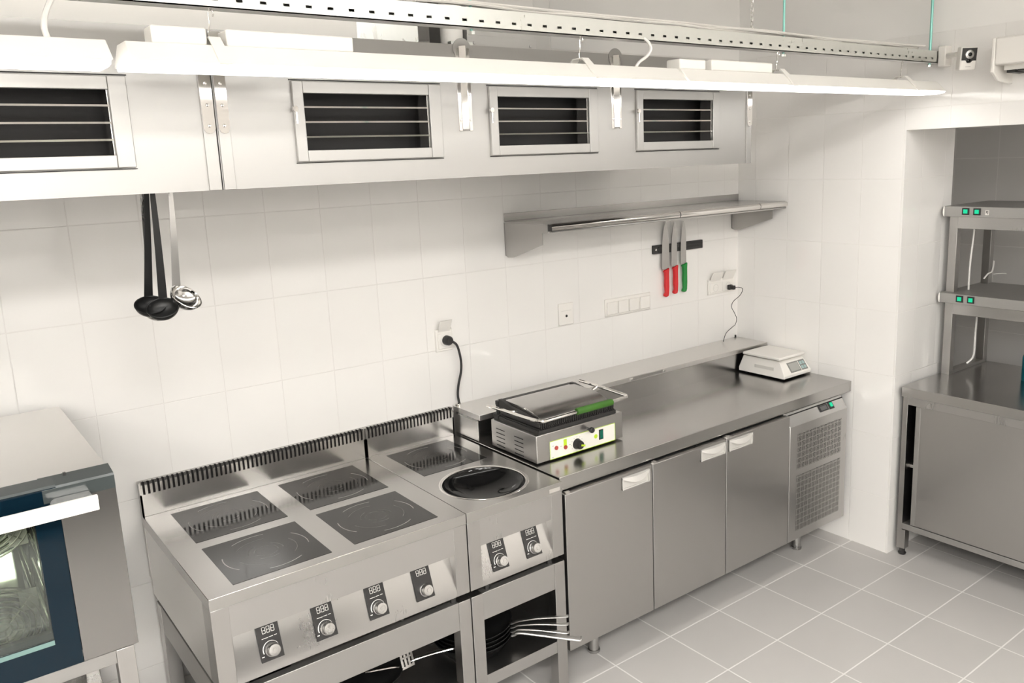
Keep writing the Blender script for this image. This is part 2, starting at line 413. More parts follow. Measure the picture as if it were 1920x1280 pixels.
# front web with punched slots every 50 mm
zs0, zs1 = 2.2605, 2.2665
m.box(xa, xb_, yf, yf+.0025, zb, zs0); m.box(xa, xb_, yf, yf+.0025, zs1, zt)
x = xa; k0 = int((xa-.014)/.05)
xs = []; k = math.ceil((xa-.014)/.05)
prevx = xa
while True:
    c = .014+.05*k
    if c > xb_-.02: break
    m.box(prevx, c-.007, yf, yf+.0025, zs0, zs1); prevx = c+.007; k += 1
m.box(prevx, xb_, yf, yf+.0025, zs0, zs1)
m.box(xa, xb_, yf, yb, zt, zt+.002)  # closed top added so the slots look dark inside
ch = m.build('slotted_channel', 'galv', origin=(0, -1.05, 2.247)); tag(ch, 'long galvanised slotted channel running under the ceiling above the light fittings', 'channel')
m = MB()   # loose cables and foil lying along the top of the channel
rnd = random.Random(3)
for q in range(3):
    pts = []; x = .45+q*.03
    while x < 3.05:
        pts.append((x, -1.05+rnd.uniform(-.010, .010), 2.298+.004*q+rnd.uniform(0, .007))); x += rnd.uniform(.10, .22)
    m.tube(smoothpath(pts, 4), .0042, 6)
tag(m.build('cable_bundle', 'offwhite', origin=(1.7, -1.05, 2.295)), 'bundle of pale cables lying along the top of the slotted channel', 'cable')
def rod(x, y, z0, z1, r, mat, label, name='threaded_rod', g=None):
    t = thing(name, label, 'rod', (x, y, z0), g)
    m = MB(); m.tube([(x, y, z0), (x, y, z1)], r, 10); m.build('rod', mat, t)
    m = MB(); m.lathe([(.0002, -.004), (.009, -.004), (.009, .004), (.0002, .004)], (x, y, z0+.002), 6); m.build('nut', 'galv', t)
rod(2.07, -1.045, 2.236, 3.0, .004, 'turq', 'turquoise threaded rod holding the channel above the right light fitting', g='threaded rods holding the channel')
rod(3.045, -1.045, 2.236, 3.0, .0055, 'turq', 'turquoise threaded rod at the end of the channel beside the security camera', g='threaded rods holding the channel')
rod(.80, -1.045, 2.236, 3.0, .004, 'turq', 'pale threaded rod passing through the channel near the grey duct', g='threaded rods holding the channel')
m = MB(); zc = 2.292; i = 0
while zc < 2.995:
    c = Vector((1.90, -1.045, zc+.009)); th = (i % 2)*math.pi/2
    m.tube([c+Vector((math.cos(th)*.0045*math.cos(a), math.sin(th)*.0045*math.cos(a), .009*math.sin(a))) for a in [2*math.pi*j/8 for j in range(8)]], .0012, 5, closed=True)
    zc += .0145; i += 1
tag(m.build('hanging_chain', 'polish', origin=(1.9, -1.045, 2.29)), 'thin steel link chain hanging down to the top of the channel', 'chain')
tag(MB().tube(smoothpath([(-.145, YF, 2.170), (-.148, YF+.0, 2.19), (-.138, -1.06, 2.22), (-.115, -1.045, 2.26), (-.09, -1.045, 2.30)], 6), .0055, 8).build('lamp_cable', 'cable', origin=(-.145, YF, 2.17)), 'white cable rising from the leftmost light fitting to the channel', 'cable')
tag(MB().tube(smoothpath([(1.335, YF, 2.169), (1.352, YF, 2.186), (1.385, YF, 2.205), (1.40, -1.078, 2.225), (1.39, -1.076, 2.244), (1.372, -1.06, 2.262)], 6), .0045, 8).build('lamp_cable', 'cable', origin=(1.335, YF, 2.17)), 'white curved cable from the middle light fitting up to the channel', 'cable')

# ------------------------------------------------------------------ extractor hoods
HY, HZ0, HZ1 = -.80, 1.876, 2.246
def louvre(parent, x0, x1):
    """framed opening with three thin blades"""
    z0, z1 = 1.936, 2.134; ox0, ox1, oz0, oz1 = x0+.028, x1-.038, 1.964, 2.105
    m = MB(); y0 = HY-.010
    m.box(x0, ox0, y0, HY, z0, z1); m.box(ox1, x1, y0, HY, z0, z1); m.box(ox0, ox1, y0+.001, HY, z0, oz0); m.box(ox0, ox1, y0+.001, HY, oz1, z1)
    fr = m.build('louvre_frame', 'steelh', parent, bevel=.0015)
    m = MB()
    for i in range(3):
        z = oz0+.031+i*.037
        m.prism([(HY-.006, z), (HY-.004, z+.0045), (HY+.020, z+.001), (HY+.020, z-.0005)], 'x', ox0, ox1)
    m.box(ox1-.003, ox1-.001, HY, HY+.05, oz0, oz1)
    m.build('louvre_blades', 'polish', fr)
    m = MB(); m.box(x0-.004, x1+.004, HY-.002, HY, z1+.002, z1+.0045); m.box(x0-.002, x1+.003, HY-.002, HY, z0-.004, z0-.002); m.build('frame_slot', 'dark', fr)
    m = MB(); m.tube([(x0+.004, HY-.014, 2.065), (x0+.004, HY-.014, 2.03)], .0025, 6); m.cyl((x0+.002, HY-.018, 2.066), .007, .008, 'y', 10); m.build('frame_catch', 'polish', fr)
    return ox0, ox1, oz0, oz1
def hood(x0, x1, panels, label, straps, flL=None, flR=None, loc=None):
    t = thing('extractor_hood', label, 'extractor hood', (loc, -.4, HZ0))
    ops = [louvre(t, a, b) for a, b in panels]
    m = MB(); th = .003
    oz0, oz1 = ops[0][2], ops[0][3]
    m.box(x0, x1, HY, HY+th, HZ0, oz0); m.box(x0, x1, HY, HY+th, oz1, HZ1)
    px = x0
    for a, b, _, _ in ops: m.box(px, a, HY, HY+th, oz0, oz1); px = b
    m.box(px, x1, HY, HY+th, oz0, oz1)
    m.build('front_panel', 'steelh', t)
    m = MB(); m.box(x0, x0+th, HY+th, -.004, HZ0, HZ1); m.box(x1-th, x1, HY+th, -.004, HZ0, HZ1); m.box(x0+th, x1-th, HY+th, -.004, HZ1-th, HZ1); m.box(x0+th, x1-th, -.007, -.004, HZ0, HZ1-th)
    m.build('casing', 'steelh', t)
    m = MB(); m.box(x0+th, x1-th, HY+.10, HY+.103, oz0-.06, HZ1-th); m.build('filter_bank', 'dark', t)
    m = MB(); m.box(x0+th, x1-th, HY+th, HY+.03, HZ0, HZ0+.003); m.build('bottom_lip', 'steelh', t)
    for (fx0, fx1, zb) in straps:
        m = MB(); w_ = fx1-fx0; c = (fx0+fx1)/2
        m.box(fx0, c-.012, HY-.003, HY, zb, HZ1-.01) ; m.box(c+.012, fx1, HY-.003, HY, zb, HZ1-.01)
        m.prism([(c-.012, HY-.003), (c, HY-.020), (c+.012, HY-.003), (c+.010, HY), (c, HY-.014), (c-.010, HY)], 'z', zb+.004, HZ1-.004)
        for s_ in (fx0+.006, fx1-.006):
            for z in (zb+.03, zb+.10, zb+.16): m.lathe([(.0035, 0), (.003, -.0015), (.0002, -.002)], (s_, HY-.003, z), 8, 'y')
        st = m.build('hanging_strap', 'polish', t, bevel=.0006)
        m = MB(); m.cyl((c, HY-.002, HZ1-.012), .030, .0015, 'y', 28); m.build('washer', 'steelh', st)
    for (fx0, fx1, zb, rd) in (flL or []):
        m = MB()
        m.box(fx0, fx1, HY-.004, HY, HZ0, HZ1-.002)
        fl = m.build('edge_flange', 'steelh', t, bevel=.001)
        m = MB(); m.prism([(fx0+.001, HZ1-.005), (fx0+.001, zb+.012), (fx0+.006, zb+.003), (fx0+.014, zb), (fx1-.014, zb), (fx1-.006, zb+.003), (fx1-.001, zb+.012), (fx1-.001, HZ1-.005)], 'y', HY-.007, HY-.004)
        for z in (zb+.018, zb+.065, zb+.115): m.lathe([(.0045, 0), (.0035, -.002), (.0002, -.003)], ((fx0+fx1)/2, HY-.007, z), 8, 'y')
        m.build('riveted_plate', 'polish', fl)
    return t
hood(.224, 2.208, [(.414, .842), (1.007, 1.427), (1.602, 2.020)], 'long stainless steel extractor hood with three louvred openings above the hobs and worktop',
     [(.902, .948, 2.008), (1.492, 1.536, 2.010)], flL=[(.226, .2545, 2.008, 0), (2.178, 2.206, 2.012, 0)], loc=1.2)
hood(-1.80, .2215, [(-.99, -.57), (-.387, .036)], 'stainless steel extractor hood at the left, above the oven, cut off by the picture edge', [(-.50, -.456, 2.008)], flL=[(.191, .2205, 2.008, 0)], loc=-.8)
# ducts standing on the hoods
def duct(x0, x1, y0, y1, mat, label, flange=False, name='ventilation_duct'):
    t = thing(name, label, 'duct', ((x0+x1)/2, (y0+y1)/2, HZ1))
    m = MB(); m.box(x0, x1, y0, y1, HZ1, 3.0); m.build('duct_body', mat, t, bevel=.002)
    if flange:
        m = MB(); m.box(x0-.004, x1+.004, y0-.018, y0, HZ1, HZ1+.004); m.box(x0-.004, x1+.004, y0-.004, y0, HZ1+.004, HZ1+.045)
        for bx in (x0+.02, x1-.02): m.lathe([(.005, 0), (.005, -.004), (.0002, -.004)], (bx, y0-.004, HZ1+.022), 6, 'y')
        m.build('flange', 'galvd', t, bevel=.001)
duct(-1.7, .637, -.74, -.45, 'whitem', 'white boxed-in ventilation duct standing on the left part of the hoods')
duct(.638, .847, -.70, -.48, 'galvb', 'shiny galvanised duct rising from the hood beside the white one')
t = thing('vent_pipe', 'white vertical vent pipe between the galvanised duct and the grey duct', 'pipe', (.957, -.70, HZ1))
MB().lathe([(.0002, 0), (.033, 0), (.033, .75), (.0002, .75)], (.957, -.70, HZ1), 24).build('pipe', 'whitem', t)
MB().box(.920, .994, -.755, -.735, HZ1, HZ1+.016).build('pipe_clamp', 'galv', t, bevel=.001)
duct(1.012, 1.262, -.70, -.48, 'galvd', 'dull grey rectangular duct with a bolted flange standing on the hood', True)
duct(1.264, 1.36, -.66, -.48, 'galvd', 'narrow grey duct right beside the flanged duct')

# ------------------------------------------------------------------ utensils hanging under the hood
t = thing('utensil_rail', 'thin steel rail fixed under the hood edge carrying the ladles', 'rail', (.09, -.72, 1.884))
MB().tube([(-.02, -.735, 1.925), (.20, -.735, 1.925)], .004, 8).build('rail', 'polish', t)
m = MB()
for x in (-.01, .19): m.box(x-.005, x+.005, -.797, -.731, 1.922, 1.928)
m.build('rail_bracket', 'polish', t)
def ladle(x, y, zb, az, r, depth, mat, hw0, hw1, label, tilt=.42, name='ladle', lean=0.0, htop=None):
    """bowl opening centred at (x, y, zb); handle rises from the rim at azimuth az"""
    t = thing(name, label, 'ladle', (x, y, zb-depth), 'ladles hanging under the hood')
    R = Matrix.Translation((x, y, zb)) @ Matrix.Rotation(az, 4, 'Z') @ Matrix.Rotation(tilt, 4, 'Y')
    m = MB(); m.T = R; th = .0014; prof = []
    for i in range(10):
        a = math.pi/2*i/9; prof.append((max(r*math.sin(a), .0004), -depth*math.cos(a)))
    prof += [(r+.0012, .0012), (r+.0026, .0006), (r+.0026, -.0010), (r+.0016, -.0018)]
    for i in range(9, -1, -1):
        a = math.pi/2*i/9; prof.append((max((r+th)*math.sin(a), .0004), -(depth+th)*math.cos(a)))
    m.lathe(prof, (0, 0, 0), 40); m.build('bowl', 'bowl' if mat == 'polish' else mat, t)
    rim = R @ Vector((-r*1.0, 0, .001))
    top = Vector((rim.x+lean, y+(.012 if rim.y > y else .008), 1.905)) if htop is None else Vector(htop)
    side = Vector((1, 0, 0)); m = MB(); n = 16; L_, R_ = [], []
    pts = []
    for i in range(n+1):
        u = i/n; p = rim.lerp(top, u); p.y += -.006*math.sin(math.pi*u) ; hw = hw0+(hw1-hw0)*u
        pts.append((p, hw))
    vs = []
    for p, hw in pts: vs += [p+Vector((-hw, -.0012, 0)), p+Vector((hw, -.0012, 0)), p+Vector((hw, .0016, 0)), p+Vector((-hw, .0016, 0))]
    fs = [(0, 1, 2, 3), tuple(4*n+i for i in (3, 2, 1, 0))]
    for i in range(n):
        for j in range(4): fs.append((4*i+j, 4*i+(j+1) % 4, 4*i+4+(j+1) % 4, 4*i+4+j))
    m.faces(vs, fs)
    hook = [top+Vector((0, 0, -.004)), Vector((top.x, top.y+.0, 1.922)), Vector((top.x, -.735-.001, 1.934)), Vector((top.x, -.722, 1.928)), Vector((top.x, -.724, 1.914))]
    m.tube(smoothpath(hook, 5), .0028, 6)
    m.build('handle', 'steel' if mat == 'polish' else mat, t, bevel=.0006)
    return t
ladle(.0655, -.748, 1.603, -1.9, .0345, .026, 'nonstick', .0100, .0052, 'black plastic ladle hanging in front, its round bowl fully visible', tilt=.55, htop=(.078, -.738, 1.905))
ladle(.050, -.700, 1.607, -1.7, .0345, .026, 'nonstick', .0100, .0052, 'black plastic ladle half hidden behind the other black ladle', tilt=.50, htop=(.069, -.728, 1.905))
ladle(.1255, -.735, 1.621, -.95, .0370, .028, 'polish', .0100, .0045, 'polished steel ladle hanging at the right of the group', tilt=.78, htop=(.119, -.738, 1.905))
ladle(.074, -.660, 1.588, -1.3, .033, .028, 'polish', .007, .004, 'steel ladle hanging behind the black ones, only its lower edge showing', tilt=.3, htop=(.058, -.724, 1.905))

# ------------------------------------------------------------------ wall shelf
t = thing('wall_shelf', 'stainless steel wall shelf with folded front edge on two brackets, above the knives', 'shelf', (2.35, -.15, 1.55))
sx0, sx1 = 1.600, 3.108
m = MB(); m.box(sx0, sx1, -.300, -.003, 1.664, 1.670); m.box(sx0, sx1, -.005, -.002, 1.670, 1.702)
m.build('shelf_board', 'top', t, bevel=.0008)
m = MB()
for a, b in ((sx0+.006, 2.335), (2.339, 2.895), (2.899, sx1)):
    m.lathe([(.0002, a), (.014, a), (.014, b), (.0002, b)], (0, -.302, 1.655), 18, 'x')
m.build('front_roll', 'polish', t)
MB().tube([(sx0+.004, -.302, 1.637), (sx1, -.302, 1.637)], .004, 8).build('lower_bead', 'steel', t)
for c, x in (('l', sx0), ('r', 3.055)):
    m = MB()
    m.prism([(-.004, 1.664), (-.004, 1.527), (-.020, 1.519), (-.06, 1.522), (-.262, 1.585), (-.262, 1.632), (-.298, 1.636), (-.298, 1.664)], 'x', x, x+.003)
    m.box(x, x+.028, -.006, -.003, 1.525, 1.664)
    br = m.build('shelf_bracket', 'steelv', t)
    m = MB(); m.lathe([(.005, 0), (.004, -.002), (.0002, -.003)], (x+.016, -.006, 1.55), 8, 'y'); m.lathe([(.005, 0), (.004, -.002), (.0002, -.003)], (x+.016, -.006, 1.64), 8, 'y'); m.build('screw', 'polish', br)
MB().box(sx0+.0035, sx0+.006, -.318, -.29, 1.640, 1.668).build('end_cap', 'black', t)

# ------------------------------------------------------------------ knife bar and knives
t = thing('knife_rack', 'black magnetic knife bar screwed to the tiles under the wall shelf', 'knife rack', (2.64, -.01, 1.466))
m = MB(); x0, x1 = 2.466, 2.817
m.box(x0, x1, -.016, -.001, 1.446, 1.488); m.build('bar', 'black', t, bevel=.002)
m = MB(); m.box(x0+.03, x1-.004, -.019, -.016, 1.471, 1.479); m.box(x0+.03, x1-.004, -.019, -.016, 1.455, 1.463); m.build('magnet_strips', 'castiron', t, bevel=.0005)
m = MB(); m.lathe([(.006, 0), (.005, -.002), (.0002, -.002)], (x0+.014, -.016, 1.467), 10, 'y'); m.build('screw', 'polish', t)
def knife(bx, w_, ztip, zheel, zend, hmat, label, hx, lean=0):
    t = thing('kitchen_knife', label, 'knife', (bx, -.0215, zend), 'knives on the magnetic bar')
    l, r = bx-w_/2, bx+w_/2; H = ztip-zheel
    pl = [(l, zheel), (l+.001, zheel+H*.45), (l+w_*.16, zheel+H*.72), (l+w_*.34, zheel+H*.90), (l+w_*.56, ztip), (l+w_*.74, zheel+H*.93), (l+w_*.92, zheel+H*.78), (r, zheel+H*.5), (r, zheel-.006), (l+w_*.5, zheel-.006)]
    m = MB(); m.prism(pl, 'y', -.0222, -.0202); m.build('blade', 'steelv', t)
    hz = zheel
    L_ = [(hx-.010, hz-.012), (hx-.002, hz-.02), (hx+.001, hz-.05), (hx-.001, hz-.085), (hx+.003, zend+.022), (hx-.004, zend+.014), (hx-.006, zend+.005), (hx+.003, zend), (hx+.018, zend+.002), (hx+.023, zend+.016), (hx+.025, zend+.05), (hx+.024, hz-.03), (hx+.026, hz+.002), (hx+.008, hz-.004)]
    m = MB(); m.prism(L_, 'y', -.030, -.0125); m.build('handle', hmat, t, bevel=.004, seg=3)
knife(2.540, .050, 1.600, 1.370, 1.229, 'red', 'large chef knife with a red handle, leftmost on the magnetic bar', 2.535)
knife(2.601, .040, 1.592, 1.379, 1.236, 'red', 'narrow knife with a red handle, in the middle on the magnetic bar', 2.598)
knife(2.667, .040, 1.592, 1.384, 1.237, 'green', 'knife with a green handle, rightmost on the magnetic bar', 2.664)

# ------------------------------------------------------------------ outlets, plugs and cords
def outlet(x0, x1, z0, z1, label, n=1, lids=False, kind='socket', name='wall_socket'):
    t = thing(name, label, 'socket', ((x0+x1)/2, -.001, z0))
    MB().box(x0, x1, -.009, -.001, z0, z1).build('cover_plate', 'white', t, bevel=.003)
    w_ = (x1-x0-.006)/n
    for i in range(n):
        a = x0+.003+i*w_+.006; b = a+w_-.012
        if kind == 'socket':
            MB().box(a, b, -.013, -.009, z0+.010, z1-.018).build('socket_lid', 'white', t, bevel=.002)
        if lids:
            m = MB(); zt_ = z1-.012
            m.prism([(-.010, zt_), (-.010, zt_+.004), (-.030, zt_+.050), (-.034, zt_+.049)], 'x', a+.002, b-.002); m.build('open_lid', 'white', t, bevel=.001)
            m = MB(); c = (a+b)/2; m.lathe([(.0205, -.0135), (.0205, -.0132), (.017, -.0132), (.017, -.0138), (.0205, -.0138)], (c, 0, (z0+z1)/2-.006), 24, 'y')
            m.lathe([(.0002, -.0137), (.003, -.0137)], (c-.008, 0, (z0+z1)/2-.006), 8, 'y'); m.lathe([(.0002, -.0137), (.003, -.0137)], (c+.008, 0, (z0+z1)/2-.006), 8, 'y')
            m.build('socket_well', 'offwhite', t)
    return t
outlet(1.235, 1.313, 1.170, 1.262, 'white wall socket with its lid flipped up, the thick black plug in it', 1, True)
t = outlet(1.872, 1.956, 1.181, 1.281, 'square white wall outlet with one small dark hole, left of the four-part switch plate', 1, kind='data', name='cable_outlet')
MB().lathe([(.0002, -.010), (.006, -.010), (.006, -.009)], (1.915, 0, 1.222), 12, 'y').build('cable_hole', 'dark', t)
MB().box(1.886, 1.942, -.0105, -.009, 1.245, 1.248).build('label_slot', 'offwhite', t)
t = thing('switch_plate', 'white four-gang wall plate with closed lids below the knives', 'socket', (2.30, -.001, 1.18))
MB().box(2.150, 2.446, -.009, -.001, 1.180, 1.264).build('cover_plate', 'white', t, bevel=.003)
for i in range(4):
    a = 2.158+i*.0715
    MB().box(a, a+.064, -.016, -.009, 1.189, 1.250).build('socket_lid', 'white', t, bevel=.003)
outlet(2.868, 3.072, 1.192, 1.272, 'white double wall socket with both lids flipped up, near the corner', 2, True)
# thick plug and cord of the contact grill
t = thing('power_plug', 'round black plug with a thick black cord running down behind the counter', 'plug', (1.283, -.014, 1.215))
MB().lathe([(.0002, -.044), (.014, -.044), (.019, -.036), (.020, -.014), (.0002, -.014)], (1.281, 0, 1.215), 24, 'y').build('plug', 'black', t)
MB().tube(smoothpath([(1.285, -.032, 1.212), (1.302, -.036, 1.205), (1.318, -.036, 1.185), (1.332, -.032, 1.13), (1.333, -.028, 1.08), (1.320, -.022, 1.02), (1.318, -.016, .975), (1.325, -.014, .9355)], 8), .0052, 8).build('cord', 'black', t)
t = thing('power_adapter', 'small black plug with a thin dark wire leading down to the counter ledge', 'plug', (3.03, -.014, 1.215))
m = MB(); m.box(3.008, 3.036, -.032, -.0145, 1.205, 1.232); m.prism([(3.012, 1.208), (3.030, 1.208), (3.030, 1.230), (3.012, 1.230)], 'y', -.056, -.030); m.build('plug', 'black', t, bevel=.004)
MB().tube(smoothpath([(3.022, -.052, 1.219), (3.03, -.075, 1.222), (3.045, -.088, 1.212), (3.035, -.08, 1.180), (3.005, -.06, 1.148), (3.003, -.05, 1.118), (3.03, -.045, 1.085), (3.05, -.045, 1.05), (3.035, -.05, 1.020), (3.00, -.055, 1.008), (2.965, -.045, .98), (2.95, -.04, .9365)], 8), .0018, 6).build('wire', 'black', t)

# ------------------------------------------------------------------ refrigerated counter
t = thing('refrigerated_counter', 'stainless steel refrigerated counter with three doors and a raised rear ledge, right of the hobs', 'refrigerator', (2.2, -.36, 0))
bx0, bx1 = 1.2975, 3.036
MB().box(bx0, bx1, -.675, -.02, .152, .765).build('cabinet_body', 'steelv', t)
MB().box(bx0, 3.036, -.700, -.675, .160, .752).build('door_gasket', 'dark', t)
MB().box(bx0, 3.107, -.702, -.002, .767, .8175).build('worktop', 'top', t, bevel=.002)
m = MB(); m.box(bx0, 3.107, -.192, -.002, .8175, .912); m.build('ledge_riser', 'top', t)
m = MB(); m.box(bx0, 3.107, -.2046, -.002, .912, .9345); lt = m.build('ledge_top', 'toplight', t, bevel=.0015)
m = MB(); m.box(2.12, 2.34, -.2062, -.2046, .917, .930); m.build('ledge_latch', 'steel', lt)
m = MB()
for x in (2.125, 2.335): m.lathe([(.006, -.2062), (.005, -.210), (.0002, -.211)], (x, 0, .926), 10, 'y')
m.build('latch_screw', 'chrome', lt)
m = MB(); m.box(1.300, 1.315, -.036, -.02, .9345, .945); m.lathe([(.004, 0), (.004, .006), (.0002, .007)], (1.307, -.04, .9345), 8); m.build('ledge_clip', 'chrome', lt)
m = MB(); m.box(3.085, 3.09, -.012, -.004, .9345, .948); m.build('corner_clip', 'castiron', lt)
m = MB(); m.box(bx0-.0015, bx0, -.185, -.01, .825, .905); m.build('ledge_end_cap', 'steel', t)
for i, (a, b, h0, h1) in enumerate(((1.2985, 1.7285, 1.570, 1.710), (1.7325, 2.1575, 2.002, 2.149), (2.1615, 2.5885, 2.174, 2.325))):
    m = MB(); m.box(a, b, -.729, -.700, .153, .760)
    d = m.build('door', 'steelv', t, bevel=.0018, origin=((a+b)/2, -.715, .45))
    m = MB()
    z0, z1 = .701, .750; yy = -.729; n = 14
    # shallow pull: a raised frame with a curved hood along its top
    m.box(h0, h1, yy-.004, yy, z0, z0+.006); m.box(h0, h0+.007, yy-.006, yy, z0, z1); m.box(h1-.007, h1, yy-.006, yy, z0, z1)
    m.box(h0, h1, yy-.002, yy-.0005, z0, z1)
    vs = []; fs = []
    for k in range(n+1):
        u = k/n; x_ = h0+(h1-h0)*u; s_ = math.sin(math.pi*u); zl = z1-.006-.020*s_; yo = yy-.006-.014*s_
        vs += [(x_, yy-.001, z1), (x_, yo+.003, z1-.002), (x_, yo, zl), (x_, yo+.003, zl), (x_, yy-.001, z1-.004)]
    for k in range(n):
        for j in range(5): fs.append((5*k+j, 5*k+(j+1) % 5, 5*k+5+(j+1) % 5, 5*k+5+j))
    fs += [(0, 1, 2, 3, 4), tuple(5*n+i for i in (4, 3, 2, 1, 0))]
    m.faces(vs, fs); m.build('handle', 'pull', d)
    m = MB(); m.box(a+.01, a+.03, -.722, -.704, .760, .764); m.build('hinge', 'polish', d)
# compressor cover
m = MB(); m.prism([(-.700, .153), (-.729, .153), (-.729, .705), (-.724, .712), (-.690, .762), (-.676, .762)], 'x', 2.5925, 3.036)
cc = m.build('compressor_cover', 'steel', t, bevel=.0025)
tilt = math.atan2(.050, .034)
def on_slope(u0, u1, v0, v1, h):
    """box on the sloping top strip: u along x, v up the slope"""
    o = Vector((0, -.724, .712)); vd = Vector((0, .034, .050)).normalized(); nd = Vector((0, -.050, .034)).normalized()
    P = []
    for n_ in (.0001, h):
        for a, b in ((u0, v0), (u1, v0), (u1, v1), (u0, v1)): P.append(o+Vector((a, 0, 0))+vd*b+nd*n_)
    return P
BF = [(0, 3, 2, 1), (4, 5, 6, 7), (0, 1, 5, 4), (1, 2, 6, 5), (2, 3, 7, 6), (3, 0, 4, 7)]
MB().faces(on_slope(2.835, 2.902, .012, .042, .003), BF).build('thermostat_display', 'black', cc, bevel=.001)
MB().faces(on_slope(2.845, 2.892, .018, .036, .0035), BF).build('display_window', 'lcdtext', cc)
MB().faces(on_slope(2.912, 2.945, .010, .044, .004), BF).build('power_switch', 'black', cc, bevel=.001)
MB().faces(on_slope(2.920, 2.938, .020, .040, .006), BF).build('switch_rocker', 'greenlit', cc)
m = MB(); m.box(2.646, 2.990, -.7300, -.729, .494, .664); m.build('vent_grille', 'grille', cc, origin=(2.650, -.729, .497))
m = MB(); m.box(2.646, 2.990, -.7300, -.729, .196, .466); m.build('vent_grille', 'grille', cc, origin=(2.650, -.729, .197))
for x, y in ((1.52, -.60), (2.84, -.60), (1.52, -.10), (2.84, -.10)):
    m = MB(); m.lathe([(.0002, 0), (.023, 0), (.025, .004), (.025, .012), (.020, .014), (.020, .152), (.0002, .152)], (x, y, 0), 20); m.build('leg', 'steel', t)

# ------------------------------------------------------------------ hobs
def tilt_T(x0):
    """local frame on the sloping control panel: x right, y up the slope, z outward"""
    v = Vector((0, .043, .118)).normalized(); n = Vector((0, -.118, .043)).normalized()
    T = Matrix.Identity(4)
    T.col[0][:3] = (1, 0, 0); T.col[1][:3] = v; T.col[2][:3] = n; T.col[3][:3] = (x0, -.7345, .570)
    return T
SEG = [((0, 1), (1, 1)), ((1, 1), (1, .5)), ((1, .5), (1, 0)), ((1, 0), (0, 0)), ((0, 0), (0, .5)), ((0, .5), (0, 1)), ((0, .5), (1, .5))]
def control(parent, x0, arc=True):
    T = tilt_T(x0)
    m = MB(); m.T = T; m.box(0, .064, .010, .112, -.002, .003); cp = m.build('control_display', 'black', parent, bevel=.001)
    m = MB(); m.T = T
    for k in range(3):
        ox = .017+k*.0125; oy = .086; w_, h = .0085, .017; tk = .00075
        for (a, b), (c, d) in SEG:
            xa, xb2 = sorted((ox+a*w_, ox+c*w_)); ya, yb2 = sorted((oy+b*h, oy+d*h))
            if a == c: ya += .0012; yb2 -= .0012
            else: xa += .0010; xb2 -= .0010
            m.box(xa-tk, xb2+tk, ya-tk, yb2+tk, .003, .0036)
    m.build('display_digits', 'digit', cp)
    if arc:
        m = MB(); m.T = T
        pts = [(.032+.0225*math.cos(a), .040+.0225*math.sin(a), .0032) for a in [math.radians(20+i*10) for i in range(19)]]
        m.tube(pts, [.0004+.0012*(i/18) for i in range(19)], 5, flat=.3)
        for j, (a, b) in enumerate(((.012, .030), (.032, .044), (.047, .055))): m.box(a, b, .072+j*.0004, .0735+j*.0004, .003, .0034)
        m.box(.003, .010, .024, .0265, .003, .0034)
        m.build('printed_marks', 'whiteprint', cp)
    m = MB(); m.T = T; m.lathe([(.0002, .003), (.0205, .003), (.0200, .008), (.0180, .010), (.0172, .026), (.0155, .0285), (.010, .0288), (.0095, .0278), (.0055, .0278), (.005, .0288), (.0002, .0288)], (.034, .038, 0), 28)
    m.build('knob', 'steel', cp)
